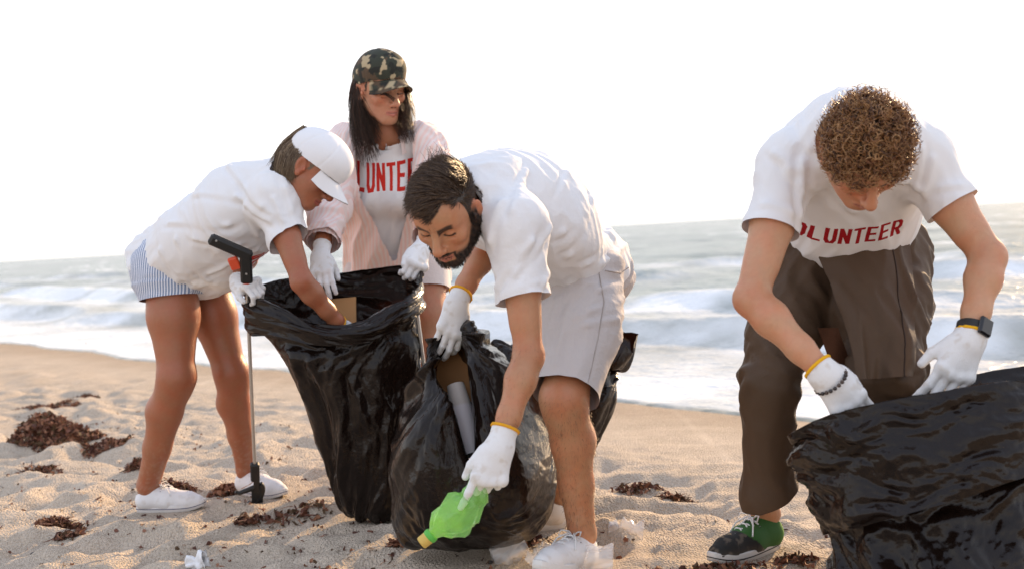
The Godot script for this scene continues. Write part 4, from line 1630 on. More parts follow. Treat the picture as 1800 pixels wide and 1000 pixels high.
# ---- the standing woman in camouflage cap and pink overshirt
func woman_standing() -> Array:
	var out := []
	var pel := at(688, 458, 4.70)
	var chest := at(682, 325, 4.54)
	var neck := at(676, 238, 4.44)
	var hc := at(668, 156, 4.36)
	var sh := at(611, 256, 4.47)
	var el := at(577, 370, 4.34)
	var wr := at(563, 448, 4.18)
	var sh2 := at(748, 256, 4.46)
	var el2 := at(782, 372, 4.38)
	var wr2 := at(738, 438, 4.20)
	var hip := at(652, 478, 4.72)
	var knee := at(652, 660, 4.62)
	var ank := at(650, 838, 4.78)
	var hip2 := at(740, 476, 4.66)
	var knee2 := at(752, 655, 4.56)
	var ank2 := at(728, 836, 4.74)
	var spine := (neck - pel).normalized()
	var acr := (sh2 - sh).normalized()       # towards her left
	var fr := acr.cross(spine).normalized()  # out of her chest
	if fr.dot(EYE - chest) < 0: fr = -fr
	var lb := dir(0, 0, -1)
	var shoes := []
	for q in [[ank, -0.2], [ank2, 0.2]]:
		var v := dir(q[1], 0, 1)
		v.y = 0
		var hl: Vector3 = q[0] - v * 0.056
		var tl: Vector3 = q[0] + v * 0.20
		hl.y = sand_height(hl.x, hl.z)
		tl.y = sand_height(tl.x, tl.z)
		shoes.append(sneaker(hl, tl, Vector3.UP, q[0], {}))
	ank = shoes[0].w.call(0.056, 0.105, 0)
	ank2 = shoes[1].w.call(0.056, 0.105, 0)
	var f := field_for([pel, neck, sh, el, wr, sh2, el2, wr2, knee, ank, ank2, hc], 0.15, 0.008)
	f.chain([pel, pel.lerp(chest, 0.5), chest, neck], [0.13, 0.105, 0.12, 0.055], 0.04, fr, 1.4)
	f.cap(neck, sh, 0.045, 0.042, 0.04)
	f.cap(neck, sh2, 0.045, 0.042, 0.04)
	arm(f, sh, el, wr, 0.040)
	arm(f, sh2, el2, wr2, 0.040)
	leg(f, hip, knee, ank, lb, 0.088, shoes[0])
	leg(f, hip2, knee2, ank2, lb, 0.088, shoes[1])
	f.cap(neck, hc - spine * 0.05, 0.047, 0.045, 0.02)
	f.nets()
	var body := skin_shell(f, SKIN_TAN.lerp(SKIN_MID, 0.35), 301)
	var hb := head_basis(dir(0.60, -0.26, 0.76), dir(0.06, 0.95, 0.28))
	var sc := 0.98
	var hf := head_field(hc, hb, sc, neck.lerp(hc, 0.1), 0.046, true)
	add_head(body, hf, hc, hb, sc, Color(0.50, 0.24, 0.145), Color(0.50, 0.17, 0.13), Color(0.04, 0.022, 0.015), 0.9, 0.0, 302, Color(0.04, 0.022, 0.015))
	out.append(["body", body, "skin", ""])
	# long dark hair falling to the chest on both sides
	var hs := Shell.new()
	var g := RandomNumberGenerator.new()
	g.seed = 35
	var paths := []
	for i in 1350:
		var left := g.randf() < 0.42
		var a := g.randf_range(1.2 if left else 1.68, 2.8) * (1.0 if left else -1.0)
		var r := hc + hb * Vector3(0.075 * sin(a), 0.030 + g.randf_range(-0.01, 0.02), -0.010 + 0.094 * cos(a)) * sc
		var tgt: Vector3
		var u := g.randf()
		if left:
			tgt = at(lerpf(700, 730, u), 228 + g.randf_range(-40, 26), 4.325 + g.randf_range(0, 0.05))
		else:
			tgt = at(lerpf(620, 672, u), 250 + 26 * sin(u * PI) + g.randf_range(-60, 22), 4.315 + g.randf_range(0, 0.05))
		var outw := (hb * Vector3(sin(a), 0, cos(a))).normalized()
		var p1 := r.lerp(tgt, 0.35) + outw * g.randf_range(0.006, 0.022) + (r - hc) * 0.04
		var p2 := r.lerp(tgt, 0.7) + outw * g.randf_range(0.0, 0.02) + Vector3(g.randf() - 0.5, 0, g.randf() - 0.5) * 0.020 + outw * 0.008 * sin(u * 9.0 + a * 3.0)
		paths.append([r, r.lerp(p1, 0.5) + outw * 0.004, p1, p2, tgt + Vector3(g.randf() - 0.5, 0, g.randf() - 0.5) * 0.012])
	for i in 5:      # loose strands blown over the cheek
		var r := hc + hb * Vector3(-0.066, 0.02, 0.055) * sc
		var e := hc + hb * Vector3(0.055, -0.058 - 0.008 * i, 0.088) * sc
		paths.append([r, r.lerp(e, 0.35) + hb.z * 0.042, r.lerp(e, 0.7) + hb.z * 0.036, e, e + dir(1, -0.15, 0.1) * 0.05])
	strands(hs, paths, 0.0013, [Color(0.045, 0.023, 0.015), Color(0.07, 0.035, 0.022), Color(0.10, 0.048, 0.028), Color(0.03, 0.016, 0.011)], 36)
	out.append(["hair", hs, "hair", ""])
	var cp := cap_on(hc, hb, sc, -0.07)
	for k in ["crown", "brim", "button"]:
		camo(cp[k], hc)
	out.append(["baseball_cap", cp.crown, "canvas", ""])
	out.append(["brim", cp.brim, "canvas", "baseball_cap"])
	out.append(["button", cp.button, "canvas", "baseball_cap"])
	# white t-shirt with red lettering
	var cl := Cloth.new(80)
	var t := field_for([pel, neck, sh, sh2], 0.2, 0.0075)
	t.chain([pel - spine * 0.05, pel.lerp(chest, 0.5), chest, neck], [0.150, 0.135, 0.146, 0.072], 0.05, fr, 1.35)
	t.cap(neck, sh.lerp(neck, 0.15), 0.055, 0.055, 0.04)
	t.cap(neck, sh2.lerp(neck, 0.15), 0.055, 0.055, 0.04)
	for s in [-1.0, 1.0]:
		t.ell(chest + acr * s * 0.062 + fr * 0.072 - spine * 0.01, Basis(), Vector3.ONE * 0.062, 0.05)
	t.cap(neck - spine * 0.02, hc, 0.060, 0.055, 0.02, ZERO, 1.0, true)
	t.nets()
	t.open(pel - spine * 0.04, -spine, 0.5)
	t.open(neck + spine * 0.015 + fr * 0.04, spine + fr * 0.9, 0.085)
	t.relax(1)
	t.push(func(p: Vector3, n: Vector3) -> float: return cl.fold(p, (spine + acr * 0.35).normalized(), 4.0) * 0.007)
	var ts := Shell.new()
	ts.take(t, Color.WHITE)
	chest_uv(ts, at(668, 315, 4.4), acr, (spine - acr * 0.06).normalized(), fr, 0.355, 0.105)
	out.append(["t_shirt", ts, "print", ""])
	# pink overshirt, open in front
	var o := field_for([pel, neck, sh, el, wr, sh2, el2, wr2, at(770, 500, 4.6)], 0.17, 0.0075)
	o.chain([pel - spine * 0.10, pel.lerp(chest, 0.5), chest, neck], [0.182, 0.160, 0.168, 0.088], 0.06, fr, 1.28)
	o.cap(pel + acr * 0.12 + fr * 0.02, pel + acr * 0.14 - spine * 0.10 + fr * 0.03, 0.09, 0.08, 0.05)
	o.cap(neck, sh, 0.062, 0.066, 0.04)
	o.cap(neck, sh2, 0.062, 0.066, 0.04)
	for s in [-1.0, 1.0]:
		o.ell(chest + acr * s * 0.07 + fr * 0.075, Basis(), Vector3.ONE * 0.07, 0.05)
	var c1 := el.lerp(wr, 0.72)
	var c2 := el2.lerp(wr2, 0.72)
	o.chain([sh, el, c1, c1 + (wr - el) * 0.2], [0.068, 0.062, 0.050, 0.048], 0.04)
	o.chain([sh2, el2, c2, c2 + (wr2 - el2) * 0.2], [0.068, 0.062, 0.050, 0.048], 0.04)
	o.nets()
	o.open(c1, wr - el, 0.12)
	o.open(c2, wr2 - el2, 0.12)
	o.open(pel - spine * 0.085, -spine, 0.5)
	o.open(neck + spine * 0.045, spine, 0.085)
	# the front: a wedge that narrows towards the waist
	var top := neck + spine * 0.02
	var wedge := func(p: Vector3) -> float:
		var y := (top - p).dot(spine)
		var x := (p - chest).dot(acr) - 0.005 - 0.05 * maxf(0.0, y - 0.1)
		return 0.098 - 0.30 * maxf(0.0, y - 0.14) - absf(x) if (p - chest).dot(fr) > 0.0 else -1.0
	trim(o, wedge)
	o.relax(1)
	o.push(func(p: Vector3, n: Vector3) -> float:
		return cl.fold(p + Vector3(2, 2, 2), (spine + acr * 0.3).normalized(), 5.5) * 0.014)
	o.relax(1, 0.3)
	var os := Shell.new()
	os.take(o, Color.WHITE)
	var ad := (wr - el).normalized()
	os.map(func(p: Vector3, n: Vector3) -> Vector2:
		var arm_l := (p - el).dot(acr) < 0.075 and (p - sh).dot(acr) < 0.03
		var u := (p - chest).dot(acr) + 0.5 * (p - chest).dot(fr)
		return Vector2(u / 0.016, (p - chest).dot(spine) / 0.3))
	out.append(["overshirt", os, "pink_stripe", ""])
	for q in [[c1, wr - el], [c2, wr2 - el2]]:
		var rs := Shell.new()
		var cf := Field.new(q[0] - Vector3.ONE * 0.09, q[0] + Vector3.ONE * 0.09, 0.004)
		var ax: Vector3 = q[1].normalized()
		cf.cap(q[0] - ax * 0.045, q[0] + ax * 0.012, 0.054, 0.053, 0.01)
		cf.nets()
		cf.open(q[0] + ax * 0.006, ax)
		cf.open(q[0] - ax * 0.05, -ax)
		cf.push(func(p: Vector3, n: Vector3) -> float: return cl.fold(p, ax.cross(n).normalized(), 3.0) * 0.003)
		rs.take(cf, Color.WHITE)
		rs.map(func(p: Vector3, n: Vector3) -> Vector2: return Vector2((p - chest).dot(acr) / 0.016, 0))
		out.append(["rolled_cuff", rs, "pink_stripe", "overshirt"])
	# the collar, folded over
	var col := Shell.new()
	var grid := PackedVector3Array()
	for i in 25:
		var th := lerpf(-2.35, 2.35, i / 24.0)
		var rad := (-fr * cos(th) + acr * sin(th))
		var cc := neck + spine * (0.030 - 0.018 * absf(th) / 2.35) + fr * 0.006
		var spread_ := 0.062 + 0.012 * absf(th) / 2.35
		for k in 5:
			var e := k / 4.0
			var y := 0.022 * sin(e * PI * 0.9) - 0.05 * e * e * (1.0 + 0.25 * absf(th) / 2.35)
			grid.append(cc + rad * (spread_ + 0.024 * e) + spine * y)
	col.sheet(grid, 5, false)
	for i in col.uvs.size():
		col.uvs[i] = Vector2(i / 5 * 0.37, 0)
	out.append(["shirt_collar", col, "pink_stripe", "overshirt"])
	# pale shorts
	var sf := field_for([pel, hip, hip2, knee, knee2], 0.16, 0.008)
	sf.chain([pel + spine * 0.03, pel - spine * 0.06], [0.150, 0.155], 0.05, fr, 1.25)
	var h1 := hip.lerp(knee, 0.27)
	var h2 := hip2.lerp(knee2, 0.20)
	sf.chain([hip, h1 + (knee - hip) * 0.12], [0.105, 0.100], 0.04)
	sf.chain([hip2, h2 + (knee2 - hip2) * 0.12], [0.105, 0.100], 0.04)
	sf.nets()
	sf.open(h1, knee - hip, 0.2, h2)
	sf.open(h2, knee2 - hip2, 0.2, h1)
	var ss := Shell.new()
	ss.take(sf, Color(0.66, 0.62, 0.62))
	out.append(["shorts", ss, "twill", ""])
	for sn in shoes:
		shoe_out(out, sn, Color(0.78, 0.78, 0.8), Color(0.76, 0.75, 0.75), Color(0.8, 0.8, 0.8))
	# gloves
	var d1 := at(566, 492, 4.10) - wr
	var g1 := hand(wr, d1, dir(-0.05, 0.1, 1.0), false, [[0.25, 0.45, 0.3], [0.25, 0.5, 0.3], [0.25, 0.45, 0.3], [0.3, 0.45, 0.3]], Vector3(0.8, 0.35, 0.6), 0.95, 0.8, wr.lerp(el, 0.2))
	glove_out(out, g1, wr.lerp(el, 0.2), el - wr, 0.029, Color(0.76, 0.76, 0.77))
	var d2 := at(730, 478, 4.11) - wr2
	var g2 := hand(wr2, d2, dir(0.5, 0.35, 0.75), true, fist(0.9, 1.2, 0.7), Vector3(0.95, 0.3, 0.15), 0.95, 0.6, wr2.lerp(el2, 0.2))
	glove_out(out, g2, wr2.lerp(el2, 0.2), el2 - wr2, 0.029, Color(0.76, 0.76, 0.77))
	return out

# takes away what lies where g(p) > 0, with its border moved onto g = 0
func trim(f: Field, g: Callable) -> void:
	var val := PackedFloat32Array()
	val.resize(f.verts.size())
	for i in f.verts.size():
		val[i] = g.call(f.verts[i])
	var kept := PackedInt32Array()
	for t in range(0, f.idx.size(), 3):
		var n := int(val[f.idx[t]] > 0) + int(val[f.idx[t + 1]] > 0) + int(val[f.idx[t + 2]] > 0)
		if n < 2:
			kept.append_array(PackedInt32Array([f.idx[t], f.idx[t + 1], f.idx[t + 2]]))
	f.idx = kept
	for i in f.verts.size():
		if val[i] > 0.0 and val[i] < f.c * 2.0:
			var p := f.verts[i]
			var e := f.c * 0.3
			var gr := Vector3(g.call(p + Vector3(e, 0, 0)) - val[i], g.call(p + Vector3(0, e, 0)) - val[i], g.call(p + Vector3(0, 0, e)) - val[i]) / e
			if gr.length_squared() > 0.05:
				f.verts[i] = p - gr * (val[i] / gr.length_squared())
	f.smooth_normals()

func camo(s: Shell, c: Vector3) -> void:
	var a := noise(91, 16.0, FastNoiseLite.TYPE_SIMPLEX_SMOOTH, 2)
	var b := noise(92, 18.0, FastNoiseLite.TYPE_SIMPLEX_SMOOTH, 2)
	var d := noise(93, 20.0, FastNoiseLite.TYPE_SIMPLEX_SMOOTH, 2)
	for i in s.verts.size():
		var p := (s.verts[i] - c) * Vector3(1, 1.3, 1)
		var k := Color(0.030, 0.033, 0.022)
		if a.get_noise_3dv(p) > 0.12:
			k = Color(0.085, 0.052, 0.030)
		if b.get_noise_3dv(p) > 0.20:
			k = Color(0.012, 0.012, 0.011)
		if d.get_noise_3dv(p) > 0.33:
			k = Color(0.42, 0.33, 0.20)
		s.cols[i] = k

# ---- the curly-haired man who packs the bag on the right
func man_curly() -> Array:
	var out := []
	var pel := at(1490, 425, 3.30)
	var chest := at(1500, 282, 3.02)
	var neck := at(1510, 240, 2.84)
	var hc := at(1519, 268, 2.66)
	var sh := at(1388, 290, 2.90)
	var el := at(1322, 525, 2.80)
	var wr := at(1446, 652, 2.71)
	var sh2 := at(1620, 284, 2.90)
	var el2 := at(1738, 452, 2.83)
	var wr2 := at(1708, 590, 2.76)
	var hip := at(1425, 455, 3.27)
	var knee := at(1352, 670, 3.16)
	var ank := at(1336, 900, 3.33)
	var hip2 := at(1548, 455, 3.29)
	var knee2 := at(1550, 660, 3.05)
	var ank2 := at(1565, 880, 3.32)
	var spine := (neck - pel).normalized()
	var acr := (sh2 - sh).normalized()       # towards his left
	var fr := -acr.cross(spine).normalized()
	if fr.y > 0: fr = -fr
	var lb := dir(0.35, 0.05, -0.9)
	var s1 := shoe_at(1372, 958, 1256, 994, 0.29, ank)
	var s2 := sneaker(at(1600, 955, 3.38), at(1560, 990, 3.12), Vector3.UP, ank2, {})
	ank = s1.w.call(0.056, 0.105, 0)
	ank2 = s2.w.call(0.056, 0.105, 0)
	var f := field_for([pel, neck, sh, el, wr, sh2, el2, wr2, knee, ank, ank2, hc], 0.16, 0.0075)
	f.chain([pel, pel.lerp(chest, 0.5), chest, neck], [0.13, 0.12, 0.14, 0.07], 0.04, fr, 1.45)
	f.cap(neck, sh, 0.06, 0.055, 0.04)
	f.cap(neck, sh2, 0.06, 0.055, 0.04)
	arm(f, sh, el, wr, 0.0465)
	arm(f, sh2, el2, wr2, 0.0465)
	leg(f, hip, knee, ank, lb, 0.084, s1)
	leg(f, hip2, knee2, ank2, lb, 0.084, s2)
	f.cap(neck, hc - fr * 0.0 + (neck - hc) * 0.3, 0.058, 0.055, 0.03)
	f.nets()
	var body := skin_shell(f, SKIN_FAIR, 401)
	joint_tint(body, [el, el2], 401)
	var hb := head_basis(dir(0.10, -0.90, 0.42), dir(-0.03, 0.42, 0.91))
	var sc := 0.985
	var hf := head_field(hc, hb, sc, neck.lerp(hc, 0.1), 0.058, false)
	add_head(body, hf, hc, hb, sc, Color(0.47, 0.21, 0.115), Color(0.44, 0.18, 0.13), Color(0.08, 0.045, 0.025), 1.0, 0.0, 402)
	out.append(["body", body, "skin", ""])
	# curls
	var hs := Shell.new()
	var g := RandomNumberGenerator.new()
	g.seed = 45
	var base := Field.new(hc - Vector3.ONE * 0.16, hc + Vector3.ONE * 0.16, 0.004)
	base.ell(hc + hb * Vector3(0, 0.038, -0.004) * sc, hb, Vector3(0.0755, 0.083, 0.089) * sc, 0.01)
	base.ell(hc + hb * Vector3(0, -0.03, 0.125) * sc, hb, Vector3(0.078, 0.100, 0.068) * sc, 0.01, true)
	base.ell(hc + hb * Vector3(0, -0.145, 0.0) * sc, hb, Vector3(0.13, 0.10, 0.15) * sc, 0.01, true)
	base.nets()
	hs.take(base, Color(0.045, 0.024, 0.012))
	var tones := [Color(0.24, 0.112, 0.045), Color(0.31, 0.155, 0.065), Color(0.15, 0.066, 0.026), Color(0.42, 0.235, 0.105), Color(0.085, 0.038, 0.016)]
	for i in 2300:
		var vi := g.randi() % base.verts.size()
		var p := base.verts[vi]
		var n := base.norms[vi]
		var q := hb.inverse() * (p - hc) / sc
		if n.dot(p - (hc + hb.y * 0.03)) < 0.0:
			continue
		var tang := (Vector3(g.randf() - 0.5, g.randf() - 0.5, g.randf() - 0.5)).cross(n).normalized()
		var flow := (tang * 0.8 + n * g.randf_range(0.3, 1.1) + Vector3.DOWN * 0.15).normalized()
		var ln := g.randf_range(0.010, 0.024)
		if i % 4 == 0:
			ln += 0.014
		var rr := g.randf_range(0.0045, 0.0110)
		var turns := g.randf_range(1.2, 2.6)
		var ph := g.randf() * TAU
		var u := flow.cross(n).normalized()
		var w := flow.cross(u).normalized()
		var pts := []
		var rad := []
		var k := 13
		for j in k:
			var e := float(j) / (k - 1)
			var a := ph + e * turns * TAU
			var r2 := rr * (0.35 + 0.65 * e)
			pts.append(p + flow * ln * e + (u * cos(a) + w * sin(a)) * r2 + n * 0.004)
			rad.append(lerpf(0.0022, 0.0008, e))
		hs.tube(pts, rad, 4, tones[g.randi() % tones.size()], false)
	for i in 500:      # single hairs that catch the sun
		var vi := g.randi() % base.verts.size()
		var p := base.verts[vi]
		var n := base.norms[vi]
		if n.dot(p - hc) < 0.0:
			continue
		var v := (n + Vector3(g.randf() - 0.5, g.randf() - 0.5, g.randf() - 0.5) * 0.9).normalized()
		var u := v.cross(Vector3.UP).normalized() * 0.007
		var w := v.cross(u)
		hs.tube([p + v * 0.008, p + v * 0.018 + u, p + v * 0.026 + w, p + v * 0.031 - u, p + v * 0.036 - w * 0.5], 0.0006, 3, tones[3], false)
	out.append(["curly_hair", hs, "hair", ""])
	# t-shirt
	var cl := Cloth.new(120)
	var t := field_for([pel, neck, sh, el, sh2, el2], 0.22, 0.006)
	var belly := chest.lerp(pel, 0.6)
	t.chain([pel - spine * 0.03, belly, chest, neck], [0.165, 0.170, 0.185, 0.100], 0.06, fr, 1.40)
	t.cap(chest - fr * 0.035, neck - fr * 0.045 - spine * 0.03, 0.13, 0.09, 0.06)
	t.cap(chest + fr * 0.05, belly + fr * 0.06 + Vector3.DOWN * 0.02, 0.10, 0.10, 0.06, acr, 0.8)
	t.cap(neck, sh, 0.076, 0.066, 0.06)
	t.cap(neck, sh2, 0.076, 0.066, 0.06)
	var hem := sh.lerp(el, 0.50)
	var hem2 := sh2.lerp(el2, 0.48)
	t.cap(sh, hem, 0.067, 0.057, 0.045)
	t.cap(hem, hem + (el - sh) * 0.18, 0.058, 0.057, 0.03)
	t.cap(sh2, hem2, 0.067, 0.057, 0.045)
	t.cap(hem2, hem2 + (el2 - sh2) * 0.18, 0.058, 0.057, 0.03)
	t.nets()
	t.open(hem, (el - sh) + acr * 0.02, 0.17, chest)
	t.open(hem2, (el2 - sh2), 0.17, chest)
	t.open(pel + spine * 0.04, -spine - fr * 0.2, 0.6)
	t.open(neck + (hc - neck) * 0.30, hc - neck, 0.095)
	t.relax(1)
	var arm_d := (el - sh).normalized()
	var arm_e := (el2 - sh2).normalized()
	t.push(func(p: Vector3, n: Vector3) -> float:
		var n1 := smoothstep(0.16, 0.09, (p - sh.lerp(hem, 0.6)).length())
		var n2 := smoothstep(0.16, 0.09, (p - sh2.lerp(hem2, 0.6)).length())
		var tors := cl.fold(p, (spine * 0.6 + Vector3.UP * 0.6).normalized(), 5.0) * 0.006
		var f1 := cl.fold(p + Vector3(3, 1, 2), (arm_d * 0.5 + acr * 0.8).normalized(), 4.0) * 0.004
		var f2 := cl.fold(p + Vector3(5, 1, 2), (arm_e * 0.3 - acr * 0.2 + Vector3.UP * 0.7).normalized(), 4.0) * 0.005
		return lerpf(lerpf(tors, f1, n1), f2, n2))
	t.relax(1, 0.35)
	creases(t, [[1412, 285, 1407, 380, 9], [1385, 300, 1412, 340, 7], [1619, 262, 1612, 335, 8], [1578, 318, 1620, 335, 7], [1640, 280, 1625, 345, 7], [1360, 270, 1400, 300, 6], [1400, 200, 1425, 260, 6], [1345, 360, 1395, 375, 5], [1655, 330, 1690, 325, 4], [1430, 330, 1500, 372, 6], [1600, 215, 1590, 270, 6]])
	t.recut()
	var ts := Shell.new()
	ts.take(t, Color.WHITE)
	chest_uv(ts, at(1478, 400, 3.05), (acr + spine * 0.05).normalized(), (spine * 0.6 + Vector3.UP * 0.8).normalized(), (fr + dir(0, 0, 1) * 0.5).normalized(), 0.31, 0.058)
	out.append(["t_shirt", ts, "print_dark", ""])
	# trousers: loose, cropped, with a front panel
	var tf := field_for([pel, hip, hip2, knee, knee2, ank, ank2], 0.2, 0.0075)
	tf.chain([pel + spine * 0.08, pel + Vector3.DOWN * 0.03], [0.150, 0.155], 0.05, dir(0, 0.2, 1), 1.15)
	var h1 := at(1353, 868, 3.28)
	var h2 := at(1565, 820, 3.25)
	tf.chain([hip, hip.lerp(knee, 0.5), knee, h1, h1 + (h1 - knee) * 0.15], [0.120, 0.092, 0.062, 0.067, 0.067], 0.05)
	tf.chain([hip2, hip2.lerp(knee2, 0.5), knee2, h2, h2 + (h2 - knee2) * 0.15], [0.125, 0.110, 0.085, 0.070, 0.070], 0.05)
	tf.nets()
	tf.open(h1, (h1 - knee) + dir(0.10, 0.0, 0) * 0.15, 0.2)
	tf.open(h2, (h2 - knee2), 0.2)
	tf.relax(1)
	var ld := (h1 - knee).normalized()
	tf.push(func(p: Vector3, n: Vector3) -> float:
		var kn := exp(-pow((p.y - knee.y - 0.03) / 0.13, 2.0))
		var hp := exp(-pow((p.y - hip.y) / 0.14, 2.0))
		return cl.fold(p + Vector3(1, 5, 0), (acr + ld * 0.45).normalized(), 4.0) * 0.014 * kn + cl.fold(p, (ld + acr * 0.3).normalized(), 4.0) * (0.006 + 0.010 * hp))
	tf.relax(1, 0.3)
	tf.recut()
	var brown := Color(0.088, 0.056, 0.038)
	var bs := Shell.new()
	bs.take(tf, brown)
	out.append(["trousers", bs, "satin", ""])
	# the loose panel that hangs from the waistband over the thigh
	var panel := Shell.new()
	var tl := at(1428, 424, 3.15)
	var tr := at(1594, 398, 3.15)
	var bl := at(1502, 668, 2.90)
	var br := at(1603, 662, 2.94)
	for side in 2:
		var grid := PackedVector3Array()
		for r in 41:
			var v := r / 40.0
			for q in 33:
				var u := q / 32.0
				var p := tl.lerp(tr, u).lerp(bl.lerp(br, u), v)
				var w := 0.016 * sin(u * 7.0 + v * 2.0) * v + 0.022 * cl.fold(p, (bl - tl).normalized(), 5.0) * (0.3 + v)
				p += dir(0.1, 0.15, 1) * (w + 0.055 * sin(PI * u) * (1.0 - 0.5 * v) + 0.03 * sin(PI * v) - side * 0.004) 
				grid.append(p)
		panel.sheet(grid, 33, false, brown, side == 0)
	out.append(["trouser_panel", panel, "satin", "trousers"])
	var seam := Shell.new()
	var sp := []
	for r in 41:
		sp.append(panel.verts[r * 33 + 24] + dir(0.1, 0.15, 1) * 0.0008)
	seam.tube(sp, 0.0016, 5, Color(0.035, 0.022, 0.016))
	out.append(["seam", seam, "satin", "trousers"])
	# a strip of rust-brown woven lining that hangs in the gap
	var strip := Shell.new()
	for side in 2:
		var grid := PackedVector3Array()
		for r in 15:
			for q in 5:
				var v := r / 14.0
				var p := at(1438 + 30 * v + q * 9.0, 576 + 84 * v, 3.02 + 0.006 * sin(v * 5.0 + q) + side * 0.003)
				grid.append(p)
		strip.sheet(grid, 5, false, Color(0.085, 0.036, 0.020), side == 1)
	out.append(["woven_strip", strip, "knit", "trousers"])
	# shoe: black toe, green quarter, white laces
	shoe_out(out, s1, Color(0.012, 0.012, 0.012), Color(0.66, 0.65, 0.63), Color(0.82, 0.82, 0.82))
	var up: Shell = s1.upper
	var hl := on_sand(1372, 958)
	var fw := (on_sand(1256, 994) - hl).normalized()
	for i in up.verts.size():
		var x := (up.verts[i] - hl).dot(fw)
		var y := up.verts[i].y - hl.y
		if x > 0.012 and x < 0.150 + (y - 0.05) * 1.1:
			up.cols[i] = Color(0.035, 0.125, 0.026).lerp(Color(0.12, 0.30, 0.04), smoothstep(0.055, 0.012, x))
	var sole: Shell = s1.sole
	for i in sole.cols.size():
		if i / 44 in [3, 4]:
			sole.cols[i] = Color(0.02, 0.02, 0.02)
	shoe_out(out, s2, Color(0.012, 0.012, 0.012), Color(0.66, 0.65, 0.63), Color(0.82, 0.82, 0.82))
	# gloves
	var d1 := at(1500, 715, 2.72) - wr
	var g1 := hand(wr, d1, dir(-0.35, 0.5, 0.8), false, fist(0.35, 0.4, 0.2), Vector3(0.8, 0.35, 0.5), 1.05, 0.8, wr.lerp(el, 0.06))
	glove_out(out, g1, wr.lerp(el, 0.06), el - wr, 0.0335, Color(0.80, 0.42, 0.02))
	var d2 := at(1668, 678, 2.74) - wr2
	var g2 := hand(wr2, d2, dir(0.3, 0.4, 0.85), true, fist(0.3, 0.4, 0.2), Vector3(0.75, 0.5, 0.3), 1.08, 0.9, wr2.lerp(el2, 0.03))
	glove_out(out, g2, wr2.lerp(el2, 0.03), el2 - wr2, 0.0335, Color(0.80, 0.42, 0.02))
	# wrist watch and bead bracelet
	var band := Shell.new()
	var wp := wr2.lerp(el2, 0.085)
	var wa := (el2 - wr2).normalized()
	band_round(band, wp, wa, 0.033, 0.011, 0.0022, Color(0.012, 0.012, 0.013))
	out.append(["watch_strap", band, "rubber", ""])
	var face := Shell.new()
	var fn := (dir(0.45, 0.15, 0.85) - wa * dir(0.45, 0.15, 0.85).dot(wa)).normalized()
	var fb := Basis(wa.cross(fn).normalized(), wa, fn)
	face.box(wp + fn * 0.036, Vector3(0.0175, 0.0205, 0.0055), fb, 0.004, Color(0.015, 0.015, 0.016))
	out.append(["watch_case", face, "gloss_black", "watch_strap"])
	var scr := Shell.new()
	scr.box(wp + fn * 0.0420, Vector3(0.0145, 0.0175, 0.0012), fb, 0.001, Color(0.03, 0.03, 0.032))
	out.append(["watch_screen", scr, "gloss_black", "watch_strap"])
	var bc := wr + d1.normalized() * 0.030
	var ba := d1.normalized()
	var bu := ba.cross(Vector3.UP).normalized()
	var bw := ba.cross(bu)
	for i in 22:
		var a := TAU * i / 22.0
		var c: Vector3 = bc + (bu * cos(a) + bw * sin(a)) * 0.0375 + ba * 0.006 * cos(a)
		var bd := Field.new(c - Vector3.ONE * 0.011, c + Vector3.ONE * 0.011, 0.0018)
		bd.ell(c, Basis(), Vector3.ONE * 0.0048)
		bd.nets()
		var bsh := Shell.new()
		bsh.take(bd, Color(0.03, 0.022, 0.02).lerp(Color(0.10, 0.06, 0.05), 0.5 * float(i % 3 == 0)))
		out.append(["bracelet_bead" if i > 0 else "bead_bracelet", bsh, "gloss_black", "" if i == 0 else "bead_bracelet"])
	return out

func band_round(s: Shell, p: Vector3, ax: Vector3, r: float, half: float, th: float, col: Color) -> void:
	var u := ax.cross(Vector3.UP if absf(ax.y) < 0.9 else Vector3.RIGHT).normalized()
	var w := ax.cross(u)
	var grid := PackedVector3Array()
	for i in 33:
		var a := TAU * i / 32.0
		var d := u * cos(a) + w * sin(a)
		for q in [[0.0, -1.0], [th, -0.8], [th, 0.8], [0.0, 1.0], [-th, 0.0]]:
			grid.append(p + d * (r + q[0]) + ax * half * q[1])
	s.sheet(grid, 5, true, col)
	s.orient()

# ---------------------------------------------------------------- bags, tools and litter
# closed rings of control points (pixel x, pixel y, depth) lofted into one film
func ring_pts(list: Array) -> PackedVector3Array:
	var r := PackedVector3Array()
	for q in list:
		r.append(at(q[0], q[1], q[2]))
	return r

static func cr(a: Vector3, b: Vector3, c: Vector3, d: Vector3, t: float) -> Vector3:
	return b + (c - a) * (0.5 * t) + (a * 2.0 - b * 5.0 + c * 4.0 - d) * (0.5 * t * t) + (b * 3.0 - a - c * 3.0 + d) * (0.5 * t * t * t)

func loft(loops: Array, n: int, per: int, sharp: Array = []) -> PackedVector3Array:
	var fine := []
	for l in loops:
		var p: PackedVector3Array = l
		var k := p.size()
		var out := PackedVector3Array()
		for i in n:
			var u := float(i) / n * k
			var j := int(u)
			out.append(cr(p[(j - 1 + k) % k], p[j % k], p[(j + 1) % k], p[(j + 2) % k], u - j))
		fine.append(out)
	var grid := PackedVector3Array()
	for s in fine.size() - 1:
		var last := s == fine.size() - 2
		for e in (per + 1 if last else per):
			var t := float(e) / per
			for i in n:
				var a: Vector3 = fine[maxi(s - 1, 0)][i]
				if s in sharp:
					a = fine[s][i] * 2.0 - fine[s + 1][i]
				var d: Vector3 = fine[mini(s + 2, fine.size() - 1)][i]
				if s + 1 in sharp:
					d = fine[s + 1][i] * 2.0 - fine[s][i]
				grid.append(cr(a, fine[s][i], fine[s + 1][i], d, t))
	return grid

